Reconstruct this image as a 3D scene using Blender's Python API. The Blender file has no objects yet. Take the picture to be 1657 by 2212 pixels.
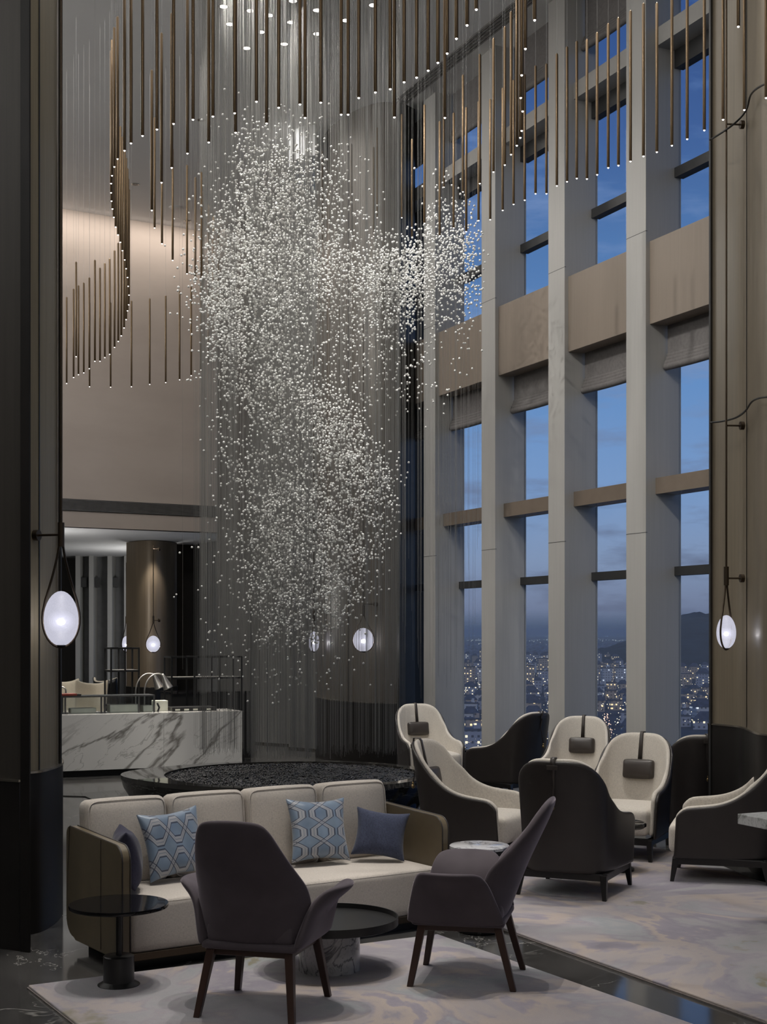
import bpy, bmesh, math, random
import numpy as np
from mathutils import Vector, Matrix
random.seed(7)
RNG = np.random.default_rng(11)
SC = bpy.context.scene
COL = SC.collection
PI = math.pi
F, CX, HY, EYE = 3050.0, 828.5, 1365.0, 2.0      # focal length in pixels, principal point, eye height (m)
CEIL = 9.8

# ------------------------------------------------------------------ helpers
def P(px, py, d):                      # a point seen at a pixel, at distance d in front of the camera
    return Vector(((px - CX) / F * d, d, EYE + (HY - py) / F * d))
def G(px, py, z=0.0):                  # the point of the level z seen at a pixel
    d = (EYE - z) * F / (py - HY)
    return Vector(((px - CX) / F * d, d, z))
def XD(px, d): return ((px - CX) / F * d, d)

ORD = ['first','second','third','fourth','fifth','sixth','seventh','eighth','ninth','tenth','eleventh','twelfth','thirteenth',
       'fourteenth','fifteenth','sixteenth','seventeenth','eighteenth','nineteenth','twentieth']
TENS = {2:('twenty','twentieth'),3:('thirty','thirtieth'),4:('forty','fortieth'),5:('fifty','fiftieth'),6:('sixty','sixtieth')}
def ordinal(n):                        # 1 -> first
    if n <= 20: return ORD[n-1]
    t, u = divmod(n, 10)
    return TENS[t][1] if u == 0 else TENS[t][0] + '-' + ORD[u-1]

def tag(o, label=None, cat=None, group=None, kind=None):
    if label: o['label'] = label
    if cat: o['category'] = cat
    if group: o['group'] = group
    if kind: o['kind'] = kind
    return o
def empty(name, loc=(0,0,0), rz=0.0, label=None, cat=None, group=None):
    o = bpy.data.objects.new(name, None); COL.objects.link(o)
    o.location = loc; o.rotation_euler = (0, 0, rz); o.empty_display_size = 0.1
    return tag(o, label, cat, group)
def face_rz(fx, fy): return math.atan2(-fx, fy)
def kids(o): return [c for c in bpy.data.objects if c.parent == o]
def copy_tree(o, parent=None):
    c = o.copy(); COL.objects.link(c)
    if parent is not None: c.parent = parent
    for ch in kids(o): copy_tree(ch, c)
    return c

class MB:                              # mesh builder
    def __init__(s): s.v = []; s.f = []
    def add(s, vs, fs):
        b = len(s.v); s.v += [tuple(v) for v in vs]; s.f += [tuple(b + i for i in f) for f in fs]; return s
    def box(s, c, h, rz=0.0, taper=1.0):   # centre, half sizes
        ca, sa = math.cos(rz), math.sin(rz); vs = []
        for z in (-1, 1):
            k = taper if z < 0 else 1.0
            for x, y in ((-1,-1),(1,-1),(1,1),(-1,1)):
                lx, ly = x*h[0]*k, y*h[1]*k
                vs.append((c[0]+lx*ca-ly*sa, c[1]+lx*sa+ly*ca, c[2]+z*h[2]))
        return s.add(vs, [(3,2,1,0),(4,5,6,7),(0,1,5,4),(1,2,6,5),(2,3,7,6),(3,0,4,7)])
    def bar(s, a, b, w, h, w2=None, h2=None, up=(0,0,1)):   # square bar from a to b
        a, b = Vector(a), Vector(b); d = (b-a).normalized(); u = Vector(up)
        if abs(d.dot(u)) > .99: u = Vector((0,1,0))
        x = d.cross(u).normalized(); y = x.cross(d).normalized()
        w2 = w if w2 is None else w2; h2 = h if h2 is None else h2
        vs = []
        for p, ww, hh in ((a,w,h),(b,w2,h2)):
            for i, j in ((-1,-1),(1,-1),(1,1),(-1,1)): vs.append(p + x*(i*ww/2) + y*(j*hh/2))
        return s.add(vs, [(0,1,2,3),(7,6,5,4),(4,5,1,0),(5,6,2,1),(6,7,3,2),(7,4,0,3)])
    def leg(s, a, b, w1, w2):            # tapered upright leg with level ends: a at the top, b at the bottom
        vs = []
        for p, w in ((b, w2), (a, w1)):
            for i, j in ((-1,-1),(1,-1),(1,1),(-1,1)): vs.append((p[0]+i*w/2, p[1]+j*w/2, p[2]))
        return s.add(vs, [(3,2,1,0),(4,5,6,7),(0,1,5,4),(1,2,6,5),(2,3,7,6),(3,0,4,7)])
    def tube(s, pts, r, n=8, caps=True, closed=False):
        pts = [Vector(p) for p in pts]; m = len(pts); rs = r if isinstance(r, (list, tuple)) else [r]*m
        b = len(s.v); prev = None
        for i, p in enumerate(pts):
            if closed: d = pts[(i+1) % m] - pts[i-1]
            else: d = pts[min(i+1, m-1)] - pts[max(i-1, 0)]
            d.normalize()
            if prev is None:
                u = Vector((0,0,1)) if abs(d.z) < .9 else Vector((1,0,0))
                x = d.cross(u).normalized()
            else:
                x = (prev - d*prev.dot(d)).normalized()
            prev = x; y = d.cross(x)
            for k in range(n):
                a = 2*PI*k/n; q = p + x*(rs[i]*math.cos(a)) + y*(rs[i]*math.sin(a)); s.v.append(tuple(q))
        for i in range(m if closed else m-1):
            j = (i+1) % m
            for k in range(n):
                k2 = (k+1) % n; s.f.append((b+i*n+k, b+i*n+k2, b+j*n+k2, b+j*n+k))
        if caps and not closed:
            s.f.append(tuple(b+k for k in reversed(range(n)))); s.f.append(tuple(b+(m-1)*n+k for k in range(n)))
        return s
    def lathe(s, prof, c=(0,0,0), n=32):  # profile [(r, z)] from bottom to top
        b = len(s.v); idx = []
        for r, z in prof:
            if r < 1e-6: s.v.append((c[0], c[1], c[2]+z)); idx.append([len(s.v)-1])
            else:
                ring = []
                for k in range(n):
                    a = 2*PI*k/n; s.v.append((c[0]+r*math.cos(a), c[1]+r*math.sin(a), c[2]+z)); ring.append(len(s.v)-1)
                idx.append(ring)
        for A, B in zip(idx, idx[1:]):
            if len(A) == 1 and len(B) == 1: continue
            for k in range(n):
                k2 = (k+1) % n
                if len(A) == 1: s.f.append((A[0], B[k2], B[k]))
                elif len(B) == 1: s.f.append((A[k], A[k2], B[0]))
                else: s.f.append((A[k], A[k2], B[k2], B[k]))
        if len(idx[0]) > 1: s.f.append(tuple(reversed(idx[0])))
        if len(idx[-1]) > 1: s.f.append(tuple(idx[-1]))
        return s
    def prism(s, poly, z0, z1):           # plan polygon (counter-clockwise)
        n = len(poly); b = len(s.v)
        s.v += [(p[0], p[1], z0) for p in poly] + [(p[0], p[1], z1) for p in poly]
        s.f.append(tuple(b+i for i in reversed(range(n)))); s.f.append(tuple(b+n+i for i in range(n)))
        for i in range(n):
            j = (i+1) % n; s.f.append((b+i, b+j, b+n+j, b+n+i))
        return s
    def ribbon(s, pts, z0, z1, th):       # plan polyline, thickened to its left by th
        A = [Vector((p[0], p[1])) for p in pts]; B = []
        for i, p in enumerate(A):
            d = A[min(i+1, len(A)-1)] - A[max(i-1, 0)]; d.normalize(); B.append(p + Vector((-d.y, d.x))*th)
        for i in range(len(A)-1):
            q = [A[i], A[i+1], B[i+1], B[i]]
            b = len(s.v)
        n = len(A); b = len(s.v)
        for z in (z0, z1):
            s.v += [(p.x, p.y, z) for p in A] + [(p.x, p.y, z) for p in B]
        for i in range(n-1):
            s.f.append((b+i, b+i+1, b+2*n+i+1, b+2*n+i))
            s.f.append((b+n+i+1, b+n+i, b+3*n+i, b+3*n+i+1))
            s.f.append((b+2*n+i, b+2*n+i+1, b+3*n+i+1, b+3*n+i))
            s.f.append((b+i+1, b+i, b+n+i, b+n+i+1))
        s.f.append((b, b+2*n, b+3*n, b+n)); s.f.append((b+n-1, b+2*n-1, b+4*n-1, b+3*n-1))
        return s
    def slab(s, fn, nu, nv, t0, t1):      # surface fn(u,v), u,v in 0..1, thickened along its normal from t0 to t1
        e = 1e-3; b = len(s.v); A = []; B = []
        for i in range(nu+1):
            for j in range(nv+1):
                u, v = i/nu, j/nv; p = Vector(fn(u, v))
                du = Vector(fn(min(u+e,1), v)) - Vector(fn(max(u-e,0), v)); dv = Vector(fn(u, min(v+e,1))) - Vector(fn(u, max(v-e,0)))
                n = du.cross(dv)
                n = n.normalized() if n.length > 1e-12 else Vector((0,0,1))
                A.append(p + n*t0); B.append(p + n*t1)
        s.v += [tuple(p) for p in A] + [tuple(p) for p in B]
        N = (nu+1)*(nv+1); I = lambda i, j: b + i*(nv+1) + j
        for i in range(nu):
            for j in range(nv):
                s.f.append((I(i,j), I(i,j+1), I(i+1,j+1), I(i+1,j)))
                s.f.append((N+I(i,j), N+I(i+1,j), N+I(i+1,j+1), N+I(i,j+1)))
        for i in range(nu):
            s.f.append((I(i,0), I(i+1,0), N+I(i+1,0), N+I(i,0))); s.f.append((I(i+1,nv), I(i,nv), N+I(i,nv), N+I(i+1,nv)))
        for j in range(nv):
            s.f.append((I(0,j+1), I(0,j), N+I(0,j), N+I(0,j+1))); s.f.append((I(nu,j), I(nu,j+1), N+I(nu,j+1), N+I(nu,j)))
        return s
    def soft(s, c, h, r, bulge=(0,0,0), n=8, m=None):   # soft rounded box
        m = m or Matrix.Identity(3); hv = Vector(h); key = {}; b0 = len(s.v); vs = []; fs = []
        bulge = Vector(bulge)
        def put(p):
            k = tuple(round(q*1000) for q in p)
            if k in key: return key[k]
            q = Vector([p[i]*hv[i] for i in range(3)])
            core = Vector([max(-(hv[i]-r), min(hv[i]-r, q[i])) for i in range(3)])
            d = q - core
            if d.length > 1e-9:
                sc = max(abs(d[i]) for i in range(3)); d = d.normalized()*sc
            w = core + d
            w.x += bulge.x*p[0]*(1-p[1]**2)*(1-p[2]**2); w.y += bulge.y*p[1]*(1-p[0]**2)*(1-p[2]**2); w.z += bulge.z*p[2]*(1-p[0]**2)*(1-p[1]**2)
            key[k] = len(vs); vs.append(Vector(c) + m @ w); return key[k]
        def t(i):   # denser near the edges
            x = -1 + 2*i/n; return math.sin(x*PI/2)
        for ax in range(3):
            for sg in (-1, 1):
                for i in range(n):
                    for j in range(n):
                        q = []
                        for a, bb in ((i,j),(i+1,j),(i+1,j+1),(i,j+1)):
                            p = [0,0,0]; p[ax] = sg; p[(ax+1)%3] = t(a); p[(ax+2)%3] = t(bb); q.append(put(p))
                        fs.append(tuple(q) if sg > 0 else tuple(reversed(q)))
        return s.add(vs, fs)
    def pillow(s, a, b, h, n=14):          # throw pillow in the xz plane, thick along y
        fn = {}
        for sg in (-1, 1):
            for i in range(n+1):
                for j in range(n+1):
                    u, v = -1+2*i/n, -1+2*j/n
                    k = (i, j, sg if 0 < i < n and 0 < j < n else 0)
                    if k in fn: continue
                    t = max(0, (1-abs(u)**2.6)*(1-abs(v)**2.6))**.55
                    x = a*u*(1-.16*(1-v*v)*abs(u)**2); z = b*v*(1-.16*(1-u*u)*abs(v)**2)
                    w = .006*math.sin(9*u+3*v)*t
                    fn[k] = len(s.v); s.v.append((x, sg*(h*t) + w, z))
            for i in range(n):
                for j in range(n):
                    q = [fn[(p, r, sg if 0 < p < n and 0 < r < n else 0)] for p, r in ((i,j),(i+1,j),(i+1,j+1),(i,j+1))]
                    s.f.append(tuple(q) if sg < 0 else tuple(reversed(q)))
        return s
    def build(s, name, mat, parent=None, smooth=None, bevel=0, sub=0, loc=None, rz=None):
        me = bpy.data.meshes.new(name); me.from_pydata(s.v, [], s.f); me.validate()
        bm = bmesh.new(); bm.from_mesh(me); bmesh.ops.recalc_face_normals(bm, faces=bm.faces); bm.to_mesh(me); bm.free()
        if smooth is not None:
            for p in me.polygons: p.use_smooth = True
            if smooth < 180: me.set_sharp_from_angle(angle=math.radians(smooth))
        me.materials.append(mat)
        o = bpy.data.objects.new(name, me); COL.objects.link(o)
        if parent is not None: o.parent = parent
        if loc is not None: o.location = loc
        if rz is not None: o.rotation_euler = (0,0,rz)
        if bevel:
            m = o.modifiers.new('bevel', 'BEVEL'); m.width = bevel; m.segments = 2; m.limit_method = 'ANGLE'; m.angle_limit = math.radians(40)
        if sub:
            m = o.modifiers.new('subd', 'SUBSURF'); m.levels = sub; m.render_levels = sub
        return o
def struct(o): o['kind'] = 'structure'; return o
def catmull(ctrl, t):                     # ctrl: sorted [(t, value...)]
    ts = [c[0] for c in ctrl]
    if t <= ts[0]: return Vector(ctrl[0][1:])
    if t >= ts[-1]: return Vector(ctrl[-1][1:])
    k = max(i for i in range(len(ts)) if ts[i] <= t)
    p1, p2 = Vector(ctrl[k][1:]), Vector(ctrl[k+1][1:]); p0 = Vector(ctrl[max(k-1,0)][1:]); p3 = Vector(ctrl[min(k+2,len(ctrl)-1)][1:])
    x = (t-ts[k])/(ts[k+1]-ts[k]); h = ts[k+1]-ts[k]
    m1 = (p2-p0)*(h/max(ts[k+1]-ts[max(k-1,0)],1e-6)); m2 = (p3-p1)*(h/max(ts[min(k+2,len(ts)-1)]-ts[k],1e-6))
    return p1*(2*x**3-3*x*x+1) + m1*(x**3-2*x*x+x) + p2*(-2*x**3+3*x*x) + m2*(x**3-x*x)
def interp(ctrl, t):                      # linear scalar interpolation
    return float(np.interp(t, [c[0] for c in ctrl], [c[1] for c in ctrl]))

# ------------------------------------------------------------------ materials
class NT:
    def __init__(s, name):
        s.m = bpy.data.materials.new(name); s.m.use_nodes = True; s.t = s.m.node_tree; s.t.nodes.clear()
        s.out = s.n('ShaderNodeOutputMaterial'); s.co = None
    def n(s, typ, **kw):
        o = s.t.nodes.new(typ)
        for k, v in kw.items(): setattr(o, k, v)
        return o
    def l(s, a, b): s.t.links.new(a, b)
    def coord(s, scale=(1,1,1), rot=(0,0,0), loc=(0,0,0), which='Object'):
        if s.co is None: s.co = s.n('ShaderNodeTexCoord')
        m = s.n('ShaderNodeMapping'); m.inputs['Scale'].default_value = scale; m.inputs['Rotation'].default_value = rot; m.inputs['Location'].default_value = loc
        s.l(s.co.outputs[which], m.inputs['Vector']); return m.outputs[0]
    def noise(s, vec, scale, detail=3, rough=.5, dist=0.0):
        o = s.n('ShaderNodeTexNoise'); o.inputs['Scale'].default_value = scale; o.inputs['Detail'].default_value = detail
        o.inputs['Roughness'].default_value = rough; o.inputs['Distortion'].default_value = dist; s.l(vec, o.inputs['Vector']); return o.outputs['Fac']
    def ramp(s, fac, stops, interp='LINEAR'):
        o = s.n('ShaderNodeValToRGB'); o.color_ramp.interpolation = interp; e = o.color_ramp.elements
        while len(e) > 1: e.remove(e[-1])
        e[0].position, e[0].color = stops[0][0], (*stops[0][1], 1) if len(stops[0][1]) == 3 else stops[0][1]
        for p, c in stops[1:]:
            x = e.new(p); x.color = (*c, 1) if len(c) == 3 else c
        s.l(fac, o.inputs['Fac']); return o.outputs['Color']
    def mix(s, fac, a, b, blend='MIX'):
        o = s.n('ShaderNodeMix', data_type='RGBA', blend_type=blend)
        for sock, v in ((o.inputs['Factor'], fac), (o.inputs['A'], a), (o.inputs['B'], b)):
            pass
        ins = [i for i in o.inputs if i.enabled]
        for sock, v in zip(ins, (fac, a, b)):
            if hasattr(v, 'node'): s.l(v, sock)
            elif isinstance(v, (int, float)): sock.default_value = v
            else: sock.default_value = (*v, 1) if len(v) == 3 else v
        return [x for x in o.outputs if x.enabled][0]
    def math(s, op, a, b=None, clamp=False):
        o = s.n('ShaderNodeMath', operation=op, use_clamp=clamp)
        for i, v in enumerate((a, b)):
            if v is None: continue
            if hasattr(v, 'node'): s.l(v, o.inputs[i])
            else: o.inputs[i].default_value = v
        return o.outputs[0]
    def bump(s, h, strength=.3, dist=.01):
        o = s.n('ShaderNodeBump'); o.inputs['Strength'].default_value = strength; o.inputs['Distance'].default_value = dist; s.l(h, o.inputs['Height']); return o.outputs[0]
    def bsdf(s, color, rough=.5, metal=0.0, spec=.5, normal=None, **kw):
        b = s.n('ShaderNodeBsdfPrincipled')
        for k, v in (('Base Color', color), ('Roughness', rough), ('Metallic', metal), ('Specular IOR Level', spec)):
            if hasattr(v, 'node'): s.l(v, b.inputs[k])
            elif isinstance(v, (int, float)): b.inputs[k].default_value = v
            else: b.inputs[k].default_value = (*v, 1)
        for k, v in kw.items():
            k = k.replace('_', ' ')
            if hasattr(v, 'node'): s.l(v, b.inputs[k])
            else: b.inputs[k].default_value = (*v, 1) if isinstance(v, tuple) else v
        if normal is not None: s.l(normal, b.inputs['Normal'])
        s.l(b.outputs[0], s.out.inputs[0]); return b
def simple(name, col, rough=.5, metal=0.0, spec=.5, var=.12, scale=6.0, bump=0.0, **kw):
    t = NT(name); v = t.coord(); f = t.noise(v, scale, 4)
    c = t.ramp(f, [(.3, tuple(x*(1-var) for x in col)), (.7, tuple(min(1, x*(1+var)) for x in col))])
    nrm = t.bump(t.noise(v, scale*20, 2), bump, .002) if bump else None
    t.bsdf(c, rough, metal, spec, nrm, **kw); return t.m
def wood_panel(name, col, rough=.45, var=.25, spec=.4, metal=0.0):   # vertical grained panel
    t = NT(name); v = t.coord((14, 14, .35)); f = t.noise(v, 2.2, 5, .6, .3); v2 = t.coord((60, 60, 1.2)); f2 = t.noise(v2, 2, 3)
    f3 = t.noise(t.coord((.6,.6,.3)), 1.5, 2)
    c = t.ramp(f, [(.25, tuple(x*(1-var) for x in col)), (.75, tuple(x*(1+var) for x in col))])
    c = t.mix(t.math('MULTIPLY', f2, .35), c, tuple(x*.7 for x in col)); c = t.mix(t.math('MULTIPLY', f3, .25), c, tuple(x*1.25 for x in col))
    t.bsdf(c, rough, metal, spec, t.bump(f2, .08, .002)); return t.m
def linen(name, col, rough=.9, var=.12):
    t = NT(name); a = t.noise(t.coord((260, 40, 40)), 1.5, 2); b = t.noise(t.coord((40, 260, 260)), 1.5, 2); g = t.noise(t.coord(), 5, 3)
    f = t.math('ADD', t.math('MULTIPLY', a, .5), t.math('MULTIPLY', b, .5))
    c = t.ramp(f, [(.32, tuple(x*(1-2.2*var) for x in col)), (.5, col), (.68, tuple(min(1, x*(1+1.4*var)) for x in col))])
    c = t.mix(t.math('MULTIPLY', g, .2), c, tuple(x*.85 for x in col))
    t.bsdf(c, rough, 0, .15, t.bump(f, .25, .003), Sheen_Weight=.15, Sheen_Roughness=.5); return t.m
def veined(name, base, vein, scale, width, rough, rot=(0,0,0), stretch=(1,1,1), cloud=None, spec=.5, dist=1.2, mask=.45, detail=4):
    t = NT(name); v0 = t.coord((1,1,1), rot); mp_ = t.n('ShaderNodeMapping'); mp_.inputs['Scale'].default_value = stretch; t.l(v0, mp_.inputs['Vector']); v = mp_.outputs[0]
    n1 = t.noise(v, scale, detail, .55, dist); d = t.math('ABSOLUTE', t.math('SUBTRACT', n1, .5))
    line = t.math('SUBTRACT', 1.0, t.math('DIVIDE', d, width, True), True)
    m = t.noise(v, scale*.6, 2); mk = t.ramp(m, [(mask, (0,0,0)), (mask+.12, (1,1,1))])
    k = t.math('MULTIPLY', line, mk)
    n2 = t.noise(v, scale*2.1, detail, .6, dist*1.4); d2 = t.math('ABSOLUTE', t.math('SUBTRACT', n2, .5))
    line2 = t.math('MULTIPLY', t.math('SUBTRACT', 1.0, t.math('DIVIDE', d2, width*.45, True), True), t.math('MULTIPLY', mk, .55))
    c0 = base
    if cloud is not None: c0 = t.ramp(t.noise(v, scale*.8, 4, .6, .5), [(.3, base), (.7, cloud)])
    c = t.mix(t.math('MAXIMUM', k, line2), c0, vein)
    t.bsdf(c, rough, 0, spec); return t.m
def emit(name, col, s, sample=True):
    t = NT(name); e = t.n('ShaderNodeEmission'); e.inputs[0].default_value = (*col, 1); e.inputs[1].default_value = s
    t.l(e.outputs[0], t.out.inputs[0])
    if not sample: t.m.cycles.emission_sampling = 'NONE'
    return t.m

M = {}
M['ceiling'] = simple('ceiling_plaster', (.74,.74,.74), .85, var=.03, scale=.6)
M['column'] = wood_panel('column_paint', (.44,.432,.41), .5, .05)
M['spandrel'] = wood_panel('spandrel_panel', (.25,.207,.168), .35, .07)
M['beam'] = simple('beam_bronze', (.235,.19,.15), .25, .3, var=.05)
M['beamgrey'] = simple('beam_grey', (.34,.33,.31), .5, var=.04)
M['frame'] = simple('window_frame', (.05,.05,.05), .4, .3, var=.1)
M['blind'] = simple('blind_fabric', (.16,.15,.145), .95, var=.12, scale=25)
M['beige'] = None
t = NT('beige_plaster'); f = t.noise(t.coord((.5,.5,1.4)), .8, 4, .6); f2 = t.noise(t.coord(), 3, 5, .7)
c = t.ramp(f, [(.3, (.46,.395,.345)), (.7, (.54,.47,.415))]); c = t.mix(t.math('MULTIPLY', f2, .15), c, (.36,.31,.27))
t.bsdf(c, .7, 0, .3); M['beige'] = t.m
M['pillar'] = wood_panel('pillar_wood', (.235,.20,.138), .42, .22, .25, .0)
M['pillar_back'] = wood_panel('pillar_wood_brown', (.20,.155,.105), .4, .22, .5, .2)
M['pillar_grey'] = wood_panel('pillar_wood_grey', (.13,.115,.096), .32, .15, .5, .25)
M['darkpanel'] = wood_panel('dark_panel', (.042,.037,.031), .5, .2)
M['farpanel'] = wood_panel('far_panel', (.105,.102,.096), .5, .12)
M['skirt'] = simple('skirt_leather', (.014,.0125,.0115), .42, 0, .25, var=.2, scale=3)
M['edge'] = simple('edge_metal', (.35,.32,.27), .25, .9)
M['black'] = simple('black_lacquer', (.008,.008,.008), .35, var=.1)
M['blackgloss'] = simple('black_glass', (.006,.006,.007), .05, var=.1)
M['bronze'] = simple('dark_bronze', (.07,.052,.036), .35, .85, var=.1)
M['brass'] = simple('brass', (.35,.25,.12), .3, .9)
M['steel'] = simple('brushed_steel', (.5,.48,.45), .3, .95)
M['vent'] = simple('vent_metal', (.22,.215,.21), .5, .3)
# floor
t = NT('dark_marble_floor'); v = t.coord()
n1 = t.noise(v, .7, 6, .6, 1.6); d = t.math('ABSOLUTE', t.math('SUBTRACT', n1, .5)); ln = t.math('SUBTRACT', 1.0, t.math('DIVIDE', d, .007, True), True)
mk = t.ramp(t.noise(v, .9, 2), [(.42, (0,0,0)), (.55, (1,1,1))])
c = t.ramp(t.noise(v, 1.4, 6, .65, .8), [(.3, (.032,.031,.03)), (.7, (.075,.073,.07))])
c = t.mix(t.math('MULTIPLY', t.math('MULTIPLY', ln, mk), .75), c, (.36,.35,.33))
br = t.n('ShaderNodeTexBrick'); br.inputs['Scale'].default_value = 1.0; br.offset = 0.0
br.inputs['Mortar Size'].default_value = .004; br.inputs['Brick Width'].default_value = 1.2; br.inputs['Row Height'].default_value = 1.2; br.inputs['Mortar Smooth'].default_value = 0.0
t.l(t.coord((1,1,1), (0,0,.6)), br.inputs['Vector'])
c = t.mix(t.math('MULTIPLY', br.outputs['Fac'], .5), c, (.10,.098,.092))
t.bsdf(c, .10, 0, .5); M['floor'] = t.m
# rug
def rug_mat(name, rot, off):
    t = NT(name); v = t.coord((1,1,1), (0,0,rot), off)
    a = t.noise(v, .85, 6, .58, .55); b = t.noise(t.coord((1,1,1), (0,0,rot), (off[0]+9, off[1]-4, 0)), 1.2, 5, .55, .5); g = t.noise(t.coord((220,220,220)), 1, 2)
    c = t.ramp(a, [(.30,(.19,.175,.105)), (.335,(.22,.205,.13)), (.35,(.29,.31,.31)), (.40,(.36,.34,.355)), (.44,(.25,.23,.275)), (.475,(.30,.27,.31)), (.49,(.44,.365,.315)), (.525,(.40,.34,.315)), (.55,(.27,.25,.285)), (.58,(.33,.33,.345)), (.61,(.28,.30,.315)), (.65,(.34,.335,.34)), (.67,(.43,.37,.32)), (.72,(.26,.25,.28))])
    c = t.mix(t.ramp(b, [(.47,(0,0,0)),(.53,(.5,.5,.5))]), c, (.36,.335,.35))
    c = t.mix(t.ramp(b, [(.66,(0,0,0)),(.69,(.75,.75,.75))]), c, (.21,.195,.12))
    c = t.mix(t.math('MULTIPLY', g, .4), c, (.18,.17,.17))
    t.bsdf(c, .95, 0, .1, t.bump(g, .5, .006), Sheen_Weight=.2); return t.m
M['rug'] = rug_mat('rug_watercolour', .5, (3,1,0)); M['rug2'] = rug_mat('rug_watercolour_large', .9, (-5,7.3,0))
M['rugedge'] = simple('rug_edge', (.17,.15,.14), .95, scale=40)
M['linen'] = linen('sofa_linen', (.50,.455,.405)); M['cream'] = linen('cream_linen', (.62,.575,.51))
M['armleather'] = simple('olive_brown_leather', (.125,.098,.060), .38, var=.08, scale=8, bump=.05)
M['chairleather'] = simple('dark_brown_leather', (.030,.025,.023), .42, var=.08, scale=8, bump=.05)
M['padleather'] = simple('pad_leather', (.042,.034,.029), .4, var=.1, scale=12, bump=.08)
M['velvet'] = simple('mauve_grey_velvet', (.072,.060,.068), .75, var=.10, scale=7, spec=.2, Sheen_Weight=.55, Sheen_Roughness=.35, Sheen_Tint=(.75,.66,.74))
M['legwood'] = wood_panel('dark_leg_wood', (.045,.024,.018), .35, .25)
M['blackwood'] = simple('black_wood', (.010,.009,.009), .35, var=.2)
M['denim'] = linen('navy_fabric', (.055,.064,.105), var=.25); M['navy'] = linen('dark_navy_fabric', (.035,.034,.058))
M['marble'] = veined('white_marble', (.62,.61,.58), (.17,.16,.145), .62, .018, .12, (0,.52,0), (.36,1,1.25), (.56,.55,.52), .5, .8, .40, 6)
M['marble_small'] = veined('grey_white_marble', (.60,.60,.61), (.10,.10,.115), 4.0, .035, .15, (.3,.2,.4), (1,1,.7), (.42,.42,.44), .5, 1.6, .38, 6)
M['stone'] = veined('green_white_stone', (.66,.67,.66), (.20,.21,.19), 2.2, .05, .2, (.3,.2,.9), (1,1,1), (.44,.45,.45), .5, 1.5, .35, 6)
M['blackmarble'] = veined('black_marble', (.010,.010,.010), (.25,.25,.24), 2.6, .010, .04, (0,0,0), (.5,.5,6), None, .6, .8, .5, 4)
t = NT('black_gravel'); v = t.coord(); vo = t.n('ShaderNodeTexVoronoi'); vo.inputs['Scale'].default_value = 34; t.l(v, vo.inputs['Vector'])
c = t.ramp(vo.outputs['Color'], [(.2,(.006,.006,.006)), (.75,(.022,.022,.023)), (.93,(.09,.09,.09))])
t.bsdf(c, .25, 0, .6, t.bump(vo.outputs['Distance'], 1.0, .03)); M['gravel'] = t.m
M['slabtop'] = veined('pool_rim_stone', (.030,.029,.027), (.16,.15,.13), 1.3, .02, .025, (0,0,.5), (1,1,1), (.045,.043,.04), .8, 1.2, .45, 4)
# patterned cushion: stretched hexagon trellis
def trellis(name, turned):
    t = NT(name)
    sx = t.n('ShaderNodeSeparateXYZ'); t.l(t.coord((1/.20,1,1/.25) if not turned else (1/.25,1,1/.20), (0,0,0), (.5,0,.1)), sx.inputs[0])
    AL, AC = (sx.outputs['X'], sx.outputs['Z']) if turned else (sx.outputs['Z'], sx.outputs['X'])
    tri = t.math('SUBTRACT', t.math('MULTIPLY', t.math('ABSOLUTE', t.math('SUBTRACT', t.math('FRACT', AL), .5)), 4.0), 1.0)
    trp = t.math('MULTIPLY', t.math('MINIMUM', t.math('MAXIMUM', t.math('MULTIPLY', tri, 1.55), -1.0), 1.0), .33)
    da = t.math('ABSOLUTE', t.math('SUBTRACT', t.math('FRACT', t.math('ADD', AC, trp)), .5)); db = t.math('ABSOLUTE', t.math('SUBTRACT', t.math('FRACT', t.math('SUBTRACT', AC, trp)), .5))
    dd = t.math('MINIMUM', da, db)
    silver = t.math('LESS_THAN', dd, .085); cross = t.math('LESS_THAN', dd, .012)
    dark = t.math('MAXIMUM', t.math('LESS_THAN', t.math('ABSOLUTE', t.math('SUBTRACT', da, .115)), .022), t.math('LESS_THAN', t.math('ABSOLUTE', t.math('SUBTRACT', db, .115)), .022))
    c = t.ramp(t.noise(t.coord(), 6, 2), [(.35,(.125,.175,.25)), (.65,(.19,.25,.325))])
    c = t.mix(silver, c, (.31,.315,.335)); c = t.mix(dark, c, (.05,.06,.09)); c = t.mix(cross, c, (.17,.20,.25))
    t.bsdf(c, .32, 0, .5, None, Sheen_Weight=.2); return t.m
M['trellis'] = trellis('blue_trellis_satin', False); M['trellis_turned'] = trellis('blue_trellis_satin_turned', True)
# lamps, glass
M['tip'] = emit('lamp_tip', (1,.95,.88), 4, False)
M['downlight'] = emit('downlight_lens', (1,.96,.9), 6, False)
M['bulb'] = emit('bulb_core', (1,.97,.98), 600)
def glow(name, alpha, s, col=(.82,.82,1)):  # see-through emissive shell, added to imitate the soft glow around a bulb
    t = NT(name); tr = t.n('ShaderNodeBsdfTransparent'); e = t.n('ShaderNodeEmission'); e.inputs[0].default_value = (*col,1); e.inputs[1].default_value = s
    mx = t.n('ShaderNodeMixShader'); mx.inputs[0].default_value = alpha; t.l(tr.outputs[0], mx.inputs[1]); t.l(e.outputs[0], mx.inputs[2]); t.l(mx.outputs[0], t.out.inputs[0])
    t.m.cycles.emission_sampling = 'NONE'; return t.m
t = NT('frosted_glass'); tr = t.n('ShaderNodeBsdfTransparent'); e = t.n('ShaderNodeEmission'); e.inputs[0].default_value = (.80,.80,.95,1); e.inputs[1].default_value = .75
gl = t.n('ShaderNodeBsdfGlossy'); gl.inputs['Roughness'].default_value = .4; gl.inputs['Color'].default_value = (.5,.5,.5,1)
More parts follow.
